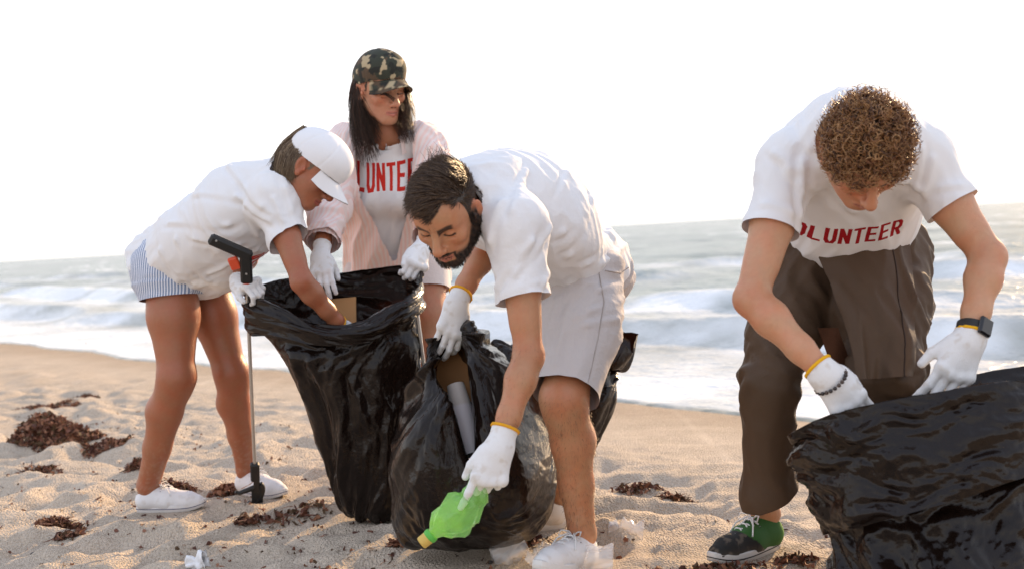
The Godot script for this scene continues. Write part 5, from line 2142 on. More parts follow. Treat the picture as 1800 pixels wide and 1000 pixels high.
class Film:
	var n: FastNoiseLite
	var salt := 0
	func _init(sd: int) -> void:
		n = FastNoiseLite.new()
		n.seed = sd
		n.frequency = 1.0
		n.fractal_type = FastNoiseLite.FRACTAL_NONE
		salt = sd
	static func hash2(i: int, j: int, k: int) -> float:
		var h := (i * 374761393 + j * 668265263 + k * 2147483647) & 0x7fffffff
		h = ((h ^ (h >> 13)) * 1274126177) & 0x7fffffff
		h = h ^ (h >> 16)
		return float(h & 0xffff) / 32767.5 - 1.0
	# flat facets that meet in straight creases: heights at the corners of a triangle lattice
	func facets(x: float, y: float, k: int) -> float:
		var s := (x + y) * 0.3660254
		var i := floori(x + s)
		var j := floori(y + s)
		var fx := x + s - i
		var fy := y + s - j
		var a := hash2(i, j, salt + k)
		var c := hash2(i + 1, j + 1, salt + k)
		if fx > fy:
			return a * (1.0 - fx) + hash2(i + 1, j, salt + k) * (fx - fy) + c * fy
		return a * (1.0 - fy) + hash2(i, j + 1, salt + k) * (fy - fx) + c * fx
	# x across the folds and y along them, in metres
	func crumple(x: float, y: float) -> float:
		var wx := n.get_noise_2d(x * 3.0, y * 3.0) * 0.045
		var wy := n.get_noise_2d(x * 3.0 + 40.0, y * 3.0) * 0.045
		x += wx
		y += wy
		var soft := n.get_noise_2d(x * 7.0, y * 1.6)
		return 0.55 * soft + 0.75 * facets(x * 11.0, y * 4.5, 1) + 0.36 * facets(x * 27.0 + y * 6.0, y * 13.0, 2) * (0.6 + 0.8 * absf(soft)) + 0.09 * facets(x * 60.0, y * 48.0, 3)

func bag_film(loops: Array, n: int, per: int, sharp: Array, sd: int, amp: float, pull: Callable) -> Shell:
	var grid := loft(loops, n, per, sharp)
	var s := Shell.new()
	s.sheet(grid, n, true)
	s.orient()
	var fm := Film.new(sd)
	var rows := grid.size() / n
	var moved := s.verts.duplicate()
	for i in s.verts.size():
		var u := float(i % n) / n
		# the seam of the ring is blended so that the folds run on across it
		var f := float(pull.call(fm, s.verts[i], u, float(i / n) / (rows - 1)))
		if u > 0.9:
			f = lerpf(f, float(pull.call(fm, s.verts[i], u - 1.0, float(i / n) / (rows - 1))), (u - 0.9) / 0.1)
		moved[i] += s.norms[i] * f * amp
	s.verts = moved
	s.norms = Geo.normals(s.verts, s.idx)
	for i in s.cols.size():
		s.cols[i] = Color(0.030, 0.0195, 0.0135)
	return s

func bag_women() -> Shell:
	var loops := [
		[[434, 588, 4.10], [490, 592, 3.97], [570, 606, 3.91], [650, 600, 3.91], [715, 568, 3.96], [747, 540, 4.08], [722, 520, 4.24], [640, 530, 4.36], [560, 540, 4.34], [480, 555, 4.25]],
		[[426, 548, 4.09], [490, 565, 3.95], [570, 586, 3.89], [650, 578, 3.89], [715, 545, 3.94], [745, 515, 4.08], [726, 494, 4.24], [640, 500, 4.36], [560, 510, 4.34], [480, 525, 4.25]],
		[[430, 512, 4.09], [490, 540, 3.98], [570, 570, 3.93], [650, 560, 3.93], [712, 522, 3.97], [742, 490, 4.08], [724, 466, 4.22], [640, 472, 4.33], [560, 482, 4.31], [480, 494, 4.22]],
		[[446, 560, 4.10], [505, 580, 4.00], [578, 598, 3.95], [650, 588, 3.95], [705, 560, 3.99], [733, 535, 4.08], [716, 520, 4.22], [635, 525, 4.31], [555, 532, 4.30], [490, 545, 4.21]],
		[[488, 618, 4.10], [520, 632, 4.00], [585, 650, 3.95], [650, 648, 3.95], [712, 630, 3.99], [743, 600, 4.08], [715, 590, 4.20], [645, 590, 4.28], [575, 595, 4.27], [520, 605, 4.20]],
		[[533, 700, 4.12], [560, 715, 4.02], [610, 730, 3.97], [670, 735, 3.97], [722, 725, 4.02], [752, 700, 4.10], [730, 680, 4.20], [670, 670, 4.25], [610, 675, 4.25], [560, 685, 4.20]],
		[[572, 812, 4.13], [592, 830, 4.05], [630, 842, 4.00], [680, 844, 4.00], [725, 832, 4.04], [752, 815, 4.10], [735, 790, 4.20], [680, 780, 4.24], [630, 785, 4.24], [595, 800, 4.20]],
		[[598, 880, 4.15], [610, 903, 4.10], [640, 912, 4.06], [680, 912, 4.05], [722, 902, 4.08], [748, 885, 4.14], [730, 865, 4.22], [690, 856, 4.25], [650, 858, 4.25], [615, 868, 4.20]],
		[[650, 898, 4.16], [655, 902, 4.15], [662, 904, 4.14], [672, 904, 4.14], [682, 902, 4.15], [688, 898, 4.16], [684, 894, 4.17], [674, 892, 4.18], [664, 892, 4.18], [655, 894, 4.17]],
	]
	var rings := []
	for l in loops:
		rings.append(ring_pts(l))
	var a := at(440, 520, 4.1)
	var b := at(735, 490, 4.1)
	var bot := at(700, 900, 4.1)
	return bag_film(rings, 260, 22, [2], 501, 0.020, func(fm: Film, p: Vector3, u: float, v: float) -> float:
		var w := u - 0.25
		var band := smoothstep(0.50, 0.42, v)
		var low := fm.crumple(w * 1.5 + (v - 0.4) * (0.55 - 1.1 * absf(w)) , v * 1.2)
		return lerpf(low, fm.crumple(v * 1.6 + u * 0.25, u * 1.9) * 0.55, band) * smoothstep(1.0, 0.9, v))

func bag_man() -> Shell:
	var loops := [
		[[800, 640, 3.66], [830, 660, 3.64], [850, 700, 3.60], [855, 750, 3.57], [845, 800, 3.54], [815, 805, 3.54], [785, 750, 3.56], [765, 700, 3.60], [765, 660, 3.64], [780, 645, 3.66]],
		[[800, 585, 3.50], [818, 612, 3.44], [826, 680, 3.40], [832, 750, 3.36], [832, 812, 3.33], [823, 805, 3.32], [804, 745, 3.33], [783, 690, 3.36], [770, 645, 3.42], [770, 612, 3.48]],
		[[810, 564, 3.50], [838, 588, 3.40], [850, 680, 3.33], [854, 760, 3.29], [842, 840, 3.26], [812, 840, 3.26], [780, 770, 3.28], [758, 700, 3.32], [748, 650, 3.39], [754, 598, 3.47]],
		[[825, 570, 3.55], [872, 622, 3.43], [905, 720, 3.37], [918, 830, 3.31], [880, 905, 3.28], [790, 918, 3.27], [732, 862, 3.29], [712, 775, 3.36], [738, 690, 3.46], [750, 620, 3.53]],
		[[838, 588, 3.66], [902, 640, 3.63], [957, 740, 3.60], [974, 860, 3.56], [935, 932, 3.53], [800, 972, 3.50], [708, 950, 3.52], [690, 850, 3.56], [702, 742, 3.60], [750, 660, 3.62]],
		[[845, 640, 3.76], [890, 690, 3.80], [925, 770, 3.80], [935, 850, 3.77], [890, 905, 3.73], [810, 920, 3.72], [738, 905, 3.72], [718, 840, 3.74], [735, 755, 3.76], [780, 690, 3.76]],
		[[830, 790, 3.83], [834, 795, 3.83], [838, 800, 3.83], [838, 805, 3.83], [834, 810, 3.83], [828, 810, 3.83], [824, 808, 3.83], [822, 804, 3.83], [822, 798, 3.83], [826, 793, 3.83]],
	]
	var rings := []
	for l in loops:
		rings.append(ring_pts(l))
	var grip := at(803, 585, 3.5)
	var slit := at(830, 810, 3.33)
	return bag_film(rings, 270, 30, [], 521, 0.021, func(fm: Film, p: Vector3, u: float, v: float) -> float:
		var ba := slit - grip
		var t := clampf((p - grip).dot(ba) / ba.length_squared(), 0.0, 1.0)
		var off := smoothstep(0.02, 0.12, (p - grip - ba * t).length())
		var d := p - grip
		var ang := atan2(d.dot(dir(1, 0, 0)), -d.dot(dir(0, 1, 0)))
		var fall := fm.crumple(ang * 0.42 + d.length() * 0.12, d.length() + p.z * 0.3)
		var base := fm.crumple(p.x * 1.5 + p.z * 0.7 + 5.0, p.y * 1.8 + p.z * 1.1)
		return lerpf(fall, base, smoothstep(0.40, 0.10, p.y) * 0.7) * (0.15 + 0.85 * off))

func bag_behind() -> Shell:
	var loops := [
		[[930, 640, 4.0], [950, 645, 3.98], [980, 645, 3.98], [1000, 640, 4.0], [990, 635, 4.03], [960, 632, 4.04]],
		[[872, 604, 4.0], [930, 620, 3.92], [1010, 640, 3.92], [1072, 640, 4.0], [1020, 615, 4.10], [930, 600, 4.12]],
		[[866, 640, 4.0], [930, 670, 3.88], [1020, 690, 3.88], [1084, 680, 4.0], [1030, 650, 4.14], [930, 635, 4.16]],
		[[866, 700, 4.0], [930, 735, 3.86], [1010, 745, 3.86], [1080, 715, 4.0], [1030, 700, 4.16], [930, 695, 4.18]],
		[[875, 790, 4.0], [930, 820, 3.88], [1000, 825, 3.88], [1050, 785, 4.0], [1010, 780, 4.14], [930, 780, 4.16]],
		[[890, 870, 4.02], [930, 900, 3.93], [980, 902, 3.93], [1022, 870, 4.02], [990, 865, 4.12], [930, 865, 4.14]],
		[[950, 898, 4.03], [955, 902, 4.02], [960, 902, 4.02], [966, 898, 4.03], [962, 895, 4.05], [955, 895, 4.05]],
	]
	var rings := []
	for l in loops:
		rings.append(ring_pts(l))
	return bag_film(rings, 150, 16, [], 541, 0.020, func(fm: Film, p: Vector3, u: float, v: float) -> float: return fm.crumple(u * 1.3 + v * 0.3, p.y * 0.9))

func bag_neck() -> Shell:
	var loops := [
		[[1030, 672, 3.96], [1055, 682, 3.90], [1078, 676, 3.94], [1085, 662, 4.0], [1070, 648, 4.06], [1042, 645, 4.06]],
		[[1052, 640, 3.97], [1066, 648, 3.94], [1078, 654, 3.97], [1082, 650, 4.0], [1074, 640, 4.02], [1060, 632, 4.02]],
		[[1048, 606, 3.97], [1072, 634, 3.90], [1094, 652, 3.93], [1108, 642, 4.0], [1104, 606, 4.07], [1068, 588, 4.08]],
		[[1062, 590, 3.98], [1092, 602, 3.92], [1112, 620, 3.95], [1122, 590, 4.0], [1112, 585, 4.06], [1080, 583, 4.06]],
	]
	var rings := []
	for l in loops:
		rings.append(ring_pts(l))
	return bag_film(rings, 90, 10, [], 551, 0.014, func(fm: Film, p: Vector3, u: float, v: float) -> float: return fm.crumple(u * 0.5, v * 0.3))

func bag_right() -> Shell:
	var loops := [
		[[1440, 942, 2.86], [1500, 930, 2.66], [1590, 905, 2.57], [1700, 874, 2.55], [1830, 830, 2.60], [1990, 840, 2.85], [1900, 820, 3.0], [1780, 820, 3.05], [1640, 850, 3.05], [1500, 900, 3.0]],
		[[1412, 868, 2.86], [1480, 868, 2.67], [1585, 845, 2.58], [1700, 818, 2.56], [1830, 785, 2.60], [2000, 800, 2.85], [1900, 770, 3.02], [1780, 770, 3.07], [1640, 800, 3.07], [1490, 855, 3.0]],
		[[1390, 800, 2.86], [1462, 785, 2.685], [1572, 756, 2.605], [1695, 732, 2.585], [1825, 712, 2.62], [2005, 735, 2.85], [1900, 690, 3.02], [1775, 692, 3.07], [1640, 722, 3.06], [1490, 775, 3.0]],
		[[1386, 764, 2.86], [1455, 730, 2.70], [1560, 704, 2.62], [1690, 682, 2.60], [1820, 668, 2.64], [2005, 690, 2.86], [1900, 638, 3.02], [1770, 648, 3.07], [1640, 676, 3.06], [1490, 726, 3.0]],
		[[1420, 805, 2.86], [1480, 795, 2.73], [1570, 775, 2.67], [1690, 750, 2.65], [1820, 738, 2.69], [1975, 765, 2.86], [1890, 725, 2.99], [1770, 730, 3.02], [1640, 755, 3.02], [1500, 795, 2.97]],
		[[1456, 925, 2.88], [1510, 948, 2.71], [1595, 945, 2.63], [1700, 925, 2.61], [1830, 895, 2.64], [1980, 900, 2.86], [1890, 880, 3.0], [1780, 880, 3.04], [1640, 890, 3.04], [1520, 912, 3.0]],
		[[1452, 1010, 2.88], [1508, 1040, 2.68], [1598, 1050, 2.58], [1710, 1040, 2.55], [1840, 1020, 2.6], [2000, 1000, 2.86], [1900, 960, 3.05], [1780, 960, 3.1], [1640, 965, 3.1], [1520, 990, 3.02]],
		[[1476, 1076, 2.86], [1530, 1112, 2.70], [1610, 1130, 2.62], [1710, 1130, 2.60], [1830, 1115, 2.64], [1960, 1060, 2.86], [1890, 1030, 3.0], [1780, 1030, 3.04], [1640, 1035, 3.04], [1530, 1050, 2.98]],
		[[1680, 1075, 2.84], [1685, 1080, 2.83], [1692, 1083, 2.82], [1700, 1083, 2.82], [1708, 1080, 2.83], [1712, 1075, 2.84], [1708, 1070, 2.85], [1700, 1068, 2.86], [1692, 1068, 2.86], [1685, 1070, 2.85]],
	]
	var rings := []
	for l in loops:
		rings.append(ring_pts(l))
	return bag_film(rings, 320, 30, [3], 561, 0.017, func(fm: Film, p: Vector3, u: float, v: float) -> float:
		var d := p - at(1600, 800, 2.7)
		var x := d.dot(dir(1, 0.25, 0.1)) + d.z * 0.4
		var y := d.dot(dir(-0.25, 1, 0))
		var low := fm.crumple(x * 1.8 + y * 0.8 + 3.0, y * 1.7 - x * 0.3)
		var band := fm.crumple(y * 2.3 - x * 0.2, x * 1.9)
		var rim := 1.0 - 0.75 * exp(-pow((v - 0.375) / 0.04, 2.0))
		return lerpf(band * rim, low, smoothstep(0.58, 0.64, v)))

func picker_handle(o: Node3D, hand_at: Vector3, up: Vector3, hd: Vector3, sd: Vector3, black: Color) -> void:
	var grip := Shell.new()
	var ax := Basis(sd, up, sd.cross(up))
	grip.box(hand_at + up * 0.045, Vector3(0.012, 0.055, 0.019), ax, 0.006, black)
	var gd := (hd * 0.88 + up * 0.48).normalized()
	var ax2 := Basis(sd, gd, sd.cross(gd))
	grip.box(hand_at + up * 0.095 + gd * 0.052, Vector3(0.0125, 0.072, 0.0185), ax2, 0.007, black)
	obj("handle", grip, M.rubber, o)
	var trig := Shell.new()
	trig.box(hand_at + up * 0.062 + hd * 0.036, Vector3(0.008, 0.022, 0.016), Basis(sd, (up * 0.9 + hd * 0.3).normalized(), sd.cross((up * 0.9 + hd * 0.3).normalized())), 0.004, Color(0.70, 0.085, 0.03))
	obj("trigger", trig, M.rubber, o)
	var colr := Shell.new()
	colr.tube([hand_at - up * 0.035, hand_at - up * 0.008], 0.0125, 12, Color(0.70, 0.085, 0.03))
	obj("collar", colr, M.rubber, o)
	for k in 2:
		var scw := Shell.new()
		var c := hand_at + up * (0.03 if k == 0 else 0.105) + gd * (0.10 if k == 1 else 0.0)
		scw.tube([c + sd * 0.009, c + sd * 0.0142], 0.0035, 8, Color(0.6, 0.6, 0.6))
		scw.tube([c - sd * 0.009, c - sd * 0.0142], 0.0035, 8, Color(0.6, 0.6, 0.6))
		obj("screw", scw, M.metal, o)

func litter_picker(hand_at: Vector3, foot: Vector3, handle_dir: Vector3, label: String, whole := true) -> void:
	var o := thing("litter_picker", foot, label, "litter picker", "litter pickers held by the women")
	var up := (hand_at - foot).normalized()
	var hd := (handle_dir - up * handle_dir.dot(up)).normalized()
	var sd := up.cross(hd).normalized()
	var black := Color(0.014, 0.014, 0.015)
	var pole := Shell.new()
	pole.tube([foot + up * 0.17, foot.lerp(hand_at, 0.6), hand_at - up * 0.02], 0.0062, 10, Color(0.62, 0.60, 0.57))
	obj("pole", pole, M.metal, o)
	if whole:
		picker_handle(o, hand_at, up, hd, sd, black)
	var ax := Basis(sd, up, sd.cross(up))
	var jaw := Shell.new()
	jaw.box(foot + up * 0.145, Vector3(0.012, 0.040, 0.016), ax, 0.005, black)
	jaw.box(foot + up * 0.092 - hd * 0.004, Vector3(0.009, 0.040, 0.011), ax, 0.004, black)
	var disc := []
	for i in 17:
		var a := -0.9 + 3.2 * i / 16.0
		disc.append(foot + up * (0.045 - 0.048 * cos(a + 0.4)) + hd * (-0.030 * sin(a) + 0.006))
	jaw.tube(disc, 0.010, 8, black)
	jaw.box(foot + up * 0.035 - hd * 0.004, Vector3(0.007, 0.036, 0.020), ax, 0.006, black)
	obj("fixed_jaw", jaw, M.rubber, o)
	var claw := Shell.new()
	claw.tube([foot + up * 0.075, foot + up * 0.062 + hd * 0.03, foot + up * 0.050 + hd * 0.058, foot + up * 0.058 + hd * 0.072], [0.010, 0.009, 0.008, 0.006], 8, black)
	obj("moving_jaw", claw, M.rubber, o)
	var cord := Shell.new()
	cord.tube([foot + up * 0.125 - hd * 0.012, foot + up * 0.10 + hd * 0.018 + sd * 0.012, foot + up * 0.070 + hd * 0.050], 0.0016, 5, Color(0.42, 0.24, 0.15))
	obj("pull_cord", cord, M.rubber, o)

# a hollow round vessel along an axis line, rings [along 0..1, radius, squash], dented by noise
func vessel(a: Array, rings: Array, side: Vector3, sd: int, dent: float, wall := 0.0) -> Shell:
	var s := Shell.new()
	var n := 40
	var grid := PackedVector3Array()
	var nz := noise(sd, 28.0, FastNoiseLite.TYPE_SIMPLEX, 1)
	for r in rings:
		var u: float = r[0] * (a.size() - 1)
		var j := mini(int(u), a.size() - 2)
		var p: Vector3 = a[j].lerp(a[j + 1], u - j)
		var d: Vector3 = (a[j + 1] - a[j]).normalized()
		var x := (side - d * side.dot(d)).normalized()
		var y := d.cross(x)
		for i in n:
			var t := TAU * i / n
			var v: Vector3 = x * cos(t) + y * sin(t) * r[2]
			var rr: float = r[1] * (1.0 + dent * (absf(nz.get_noise_3dv(p + v * r[1])) * 2.0 - 0.5))
			grid.append(p + v * rr)
	s.sheet(grid, n, true)
	return s

func green_bottle() -> void:
	var d := 2.94
	var o := thing("plastic_bottle", at(790, 905, d), "crushed green plastic bottle held by the bearded man", "bottle")
	var axis := [at(752, 946, d), at(772, 927, d), at(800, 905, d), at(828, 888, d + 0.01), at(838, 862, d + 0.01), at(842, 832, d + 0.01)]
	var body := vessel(axis, [[0.02, 0.0135, 1.0], [0.10, 0.0140, 1.0], [0.16, 0.020, 1.0], [0.24, 0.033, 0.9], [0.34, 0.043, 0.8], [0.44, 0.046, 0.75], [0.52, 0.043, 0.7], [0.58, 0.034, 0.8], [0.63, 0.030, 0.7], [0.70, 0.036, 0.55], [0.77, 0.034, 0.4], [0.86, 0.026, 0.35], [0.94, 0.022, 0.3], [1.0, 0.018, 0.25], [1.0, 0.001, 0.25]], dir(-0.5, 0.8, 0.3), 601, 0.26)
	obj("bottle_body", body, M.green_plastic, o)
	var capm := vessel([at(740, 955, d), at(755, 943, d)], [[0.0, 0.002, 1], [0.0, 0.0145, 1], [0.1, 0.0158, 1], [0.9, 0.0160, 1], [1.0, 0.0150, 1]], dir(0, 0, 1), 602, 0.0)
	for i in capm.cols.size():
		capm.cols[i] = Color(0.62, 0.42, 0.10)
	obj("bottle_cap", capm, M.rubber, o)
	var collar := vessel([at(753, 945, d), at(760, 938.5, d)], [[0.0, 0.0165, 1], [0.3, 0.0178, 1], [0.7, 0.0178, 1], [1.0, 0.0165, 1]], dir(0, 0, 1), 603, 0.0)
	for i in collar.cols.size():
		collar.cols[i] = Color(0.10, 0.45, 0.06)
	obj("neck_ring", collar, M.rubber, o)

func clear_litter() -> void:
	for q in [
		[1100, 952, 0.030, 0.105, dir(1, -0.1, 0.1), "clear crumpled plastic cup on the sand between the two men's feet", 611, 0.5],
		[895, 985, 0.034, 0.10, dir(0.9, 0.35, -0.2), "clear crushed plastic cup tipped up in front of the bearded man's bag", 612, 0.45],
		[948, 992, 0.024, 0.06, dir(0.6, 0.5, 0.4), "small clear plastic scrap touching the toe of the white sneaker", 613, 0.6],
		[1030, 1003, 0.036, 0.15, dir(1, -0.03, 0.1), "clear ribbed plastic bottle lying in front of the white sneaker", 614, 0.3],
		[345, 1000, 0.022, 0.06, dir(1, 0.3, 0.1), "white crumpled plastic piece on the sand at the bottom edge", 615, 0.5]]:
		var g := on_sand(q[0], q[1])
		var ax: Vector3 = q[4]
		var c := g + Vector3.UP * float(q[2]) * 0.8
		var r: float = q[2]
		var s := vessel([c - ax * float(q[3]) * 0.5, c - ax * float(q[3]) * 0.15, c + ax * float(q[3]) * 0.2, c + ax * float(q[3]) * 0.5],
			[[0.0, 0.001, 0.8], [0.0, r * 0.72, 0.8], [0.04, r * 0.8, 0.8], [0.2, r * 0.95, 0.75], [0.3, r * 0.86, 0.8], [0.4, r * 1.05, 0.7], [0.5, r * 0.9, 0.75], [0.6, r * 1.1, 0.7], [0.72, r * 1.0, 0.75], [0.85, r * 1.1, 0.8], [0.97, r * 1.15, 0.85], [1.0, r * 1.22, 0.85], [0.99, r * 1.14, 0.85]], Vector3.UP, q[6], q[7])
		lone("clear_plastic", s, M.white_plastic if q[0] < 400 else M.clear_plastic, g, q[5], "plastic litter", "clear plastic litter on the sand")

# a heap of dried seaweed: many curled flakes and threads
func seaweed(s: Shell, c: Vector3, rx: float, rz: float, h: float, n: int, g: RandomNumberGenerator, size := 0.022) -> void:
	var tones := [Color(0.15, 0.055, 0.032), Color(0.23, 0.095, 0.052), Color(0.09, 0.032, 0.02), Color(0.30, 0.145, 0.08), Color(0.09, 0.05, 0.022)]
	for i in n:
		var a := g.randf() * TAU
		var r := pow(g.randf(), 0.6)
		var x := c.x + cos(a) * r * rx
		var z := c.z + sin(a) * r * rz
		var y := sand_height(x, z) + h * (1.0 - r * r) * g.randf_range(0.35, 1.0) + 0.002
		var p := Vector3(x, y, z)
		var d := Vector3(g.randf() - 0.5, (g.randf() - 0.4) * 0.8, g.randf() - 0.5).normalized()
		var w := d.cross(Vector3(g.randf() - 0.5, g.randf() - 0.5, g.randf() - 0.5)).normalized()
		var nn := d.cross(w)
		var ln := size * g.randf_range(0.5, 1.6)
		var wd := size * g.randf_range(0.10, 0.40)
		var col: Color = tones[g.randi() % tones.size()]
		if g.randf() < 0.3:
			ln *= 2.6
			wd *= 0.22
			d.y *= 0.4
		var grid := PackedVector3Array()
		var ph := g.randf() * 6.0
		for k in 5:
			var e := k / 4.0
			var ww := wd * (0.35 + sin(e * 2.6 + 0.3))
			var cc := p + d * (e - 0.5) * ln + nn * sin(e * 4.0 + ph) * ln * 0.28
			for sgn in [-1.0, 0.0, 1.0]:
				grid.append(cc + w * ww * sgn + nn * (absf(sgn) * wd * 0.5 * sin(ph + e * 3.0)))
		for k in grid.size():
			var fl := sand_height(grid[k].x, grid[k].z) + 0.001
			grid[k].y = maxf(grid[k].y, fl)
		s.sheet(grid, 3, false, col)

func litter_and_weed() -> void:
	var g := RandomNumberGenerator.new()
	g.seed = 77
	for q in [
		[95, 782, 0.26, 0.15, 0.15, 2400, "largest heap of dried red-brown seaweed on the sand at the left"],
		[185, 790, 0.13, 0.08, 0.03, 260, "low tail of dried seaweed beside the largest heap"],
		[80, 722, 0.22, 0.12, 0.04, 420, "flat strip of dried seaweed behind the largest heap"],
		[105, 925, 0.085, 0.055, 0.03, 620, "dark patch of wet seaweed on the sand in front of the largest heap"],
		[122, 944, 0.05, 0.02, 0.012, 90, "small pale seaweed curl just in front of the dark patch"],
		[250, 838, 0.07, 0.05, 0.03, 220, "small seaweed clump behind the nearer white sneaker"],
		[300, 855, 0.10, 0.05, 0.02, 200, "loose seaweed strip between the woman's two sneakers"],
		[398, 868, 0.07, 0.05, 0.03, 260, "dark seaweed clump beside the heel of the farther white sneaker"],
		[500, 905, 0.17, 0.08, 0.012, 120, "thin spread of seaweed in front of the farther white sneaker"],
		[432, 918, 0.035, 0.02, 0.02, 60, "little seaweed tuft in front of the litter picker jaw"],
		[65, 820, 0.10, 0.04, 0.015, 140, "thin line of seaweed bits left of the woman's legs"],
		[1120, 862, 0.10, 0.05, 0.015, 110, "seaweed clump on the sand between the two men"],
		[1190, 880, 0.08, 0.03, 0.015, 110, "thin seaweed streak behind the green and black sneaker"],
		[900, 958, 0.09, 0.04, 0.012, 110, "brown seaweed under the edge of the bearded man's bag"],
		[1400, 985, 0.06, 0.03, 0.010, 60, "dark seaweed patch behind the heel of the green sneaker"],
		[1290, 1000, 0.24, 0.03, 0.010, 90, "fringe of red-brown seaweed in front of the green sneaker"],
		[150, 700, 0.10, 0.05, 0.02, 120, "seaweed scrap farther back near the smooth sand"],
		[715, 958, 0.06, 0.03, 0.02, 120, "seaweed bits at the left foot of the bearded man's bag"]]:
		var s := Shell.new()
		var c := on_sand(q[0], q[1])
		seaweed(s, c, q[2], q[3], q[4], q[5], g)
		lone("seaweed_clump", s, M.weed, c, q[6], "seaweed", "seaweed washed up on the beach")
	var cr_ := Shell.new()
	for i in 480:
		var px := g.randf_range(-50, 700) if g.randf() < 0.6 else g.randf_range(400, 1500)
		var py := g.randf_range(720, 1005)
		var p := on_sand(px, py)
		if shore(p.x, p.z) > -1.8:
			continue
		seaweed(cr_, p, 0.03, 0.03, 0.004, 1 + g.randi() % 3, g, 0.013)
	var st := obj("seaweed_crumbs", cr_, M.weed)
	tag(st, "small crumbs of dried seaweed scattered over the trampled sand", "seaweed", "", "stuff")
	# the dark stone on the smooth sand at the waterline
	for q in [[150, 607, 0.022, "dark stone at the waterline left of the woman's legs"], [862, 990, 0.006, "tiny dark pebble beside the clear cup in front of the bag"], [58, 976, 0.008, "small black pebble on the near sand at the far left"]]:
		var c := on_sand(q[0], q[1])
		var f := Field.new(c - Vector3.ONE * 0.06, c + Vector3.ONE * 0.06, float(q[2]) / 4.0)
		f.ell(c + Vector3.UP * q[2] * 0.5, Basis(Vector3.UP, 0.5), Vector3(1.5, 0.9, 1.1) * float(q[2]), 0.01)
		f.nets()
		var nz := noise(650, 40.0)
		f.push(func(p: Vector3, n: Vector3) -> float: return nz.get_noise_3dv(p) * float(q[2]) * 0.4)
		var s := Shell.new()
		s.take(f, Color(0.05, 0.042, 0.038))
		lone("stone", s, M.rubber, c, q[3], "stone", "stones on the beach")

func bag_things(made: Array) -> void:
	for q in [
		[0, at(670, 905, 4.14), "tall open black rubbish bag held between the two women"],
		[1, at(820, 970, 3.52), "bulging black rubbish bag gripped at its slit mouth by the bearded man"],
		[2, at(960, 900, 4.03), "black rubbish bag standing behind the bearded man's legs with a flared silvery neck"],
		[3, at(1700, 1080, 2.84), "large crumpled black rubbish bag in front of the curly haired man"]]:
		var o := thing("rubbish_bag", q[1], q[2], "rubbish bag", "black rubbish bags")
		obj("bag_film", made[q[0]], M.film, o)
		if q[0] == 2:
			obj("flared_neck", made[4], M.film, o)
	# what the open bags hold
	var card := Shell.new()
	card.box(at(603, 560, 4.14), Vector3(0.045, 0.07, 0.003), Basis(dir(1, 0.1, 0.2), dir(-0.2, 1, -0.3), dir(0, 0.2, 1)).orthonormalized(), 0.001, Color(0.42, 0.22, 0.09))
	lone("cardboard", card, M.canvas, at(603, 580, 4.14), "brown cardboard piece inside the open bag between the women", "cardboard", "cardboard in the bags")
	card = Shell.new()
	card.box(at(800, 655, 3.56), Vector3(0.055, 0.085, 0.003), Basis(dir(1, 0.05, 0.3), dir(0.1, 1, -0.3), dir(0, 0.2, 1)).orthonormalized(), 0.001, Color(0.36, 0.17, 0.065))
	lone("cardboard", card, M.canvas, at(800, 690, 3.56), "brown cardboard piece showing in the mouth of the bearded man's bag", "cardboard", "cardboard in the bags")
	var tube_s := vessel([at(801, 676, 3.47), at(830, 800, 3.40)], [[0, 0.001, 1], [0, 0.024, 1], [0.3, 0.028, 1], [0.34, 0.030, 1], [1, 0.030, 1]], dir(1, 0, 0), 671, 0.04)
	for i in tube_s.cols.size():
		tube_s.cols[i] = Color(0.56, 0.50, 0.46) if i / 40 < 3 else Color(0.62, 0.58, 0.60)
	lone("plastic_container", tube_s, M.rubber, at(830, 800, 3.40), "pale plastic container sticking out of the bearded man's bag", "container")


# ---------------------------------------------------------------- printed lettering and stripes (flat print on cloth)
# each letter as thick strokes in a unit box: [x0, y0, x1, y1]
const GLYPH := {
	"V": [[0.0, 0.0, 0.5, 1.0], [1.0, 0.0, 0.5, 1.0]],
	"L": [[0.0, 0.0, 0.0, 1.0], [0.0, 1.0, 0.9, 1.0]],
	"U": [[0.0, 0.0, 0.0, 0.8], [1.0, 0.0, 1.0, 0.8], [0.0, 0.8, 0.25, 1.0], [0.25, 1.0, 0.75, 1.0], [0.75, 1.0, 1.0, 0.8]],
	"N": [[0.0, 0.0, 0.0, 1.0], [1.0, 0.0, 1.0, 1.0], [0.0, 0.0, 1.0, 1.0]],
	"T": [[0.0, 0.0, 1.0, 0.0], [0.5, 0.0, 0.5, 1.0]],
	"E": [[0.0, 0.0, 0.0, 1.0], [0.0, 0.0, 0.9, 0.0], [0.0, 0.5, 0.8, 0.5], [0.0, 1.0, 0.9, 1.0]],
	"O": [[0.0, 0.2, 0.0, 0.8], [1.0, 0.2, 1.0, 0.8], [0.0, 0.2, 0.25, 0.0], [0.25, 0.0, 0.75, 0.0], [0.75, 0.0, 1.0, 0.2], [0.0, 0.8, 0.25, 1.0], [0.25, 1.0, 0.75, 1.0], [0.75, 1.0, 1.0, 0.8]],
	"R": [[0.0, 0.0, 0.0, 1.0], [0.0, 0.0, 0.75, 0.0], [0.75, 0.0, 1.0, 0.15], [1.0, 0.15, 1.0, 0.4], [1.0, 0.4, 0.75, 0.55], [0.75, 0.55, 0.0, 0.55], [0.5, 0.55, 1.0, 1.0]],
}
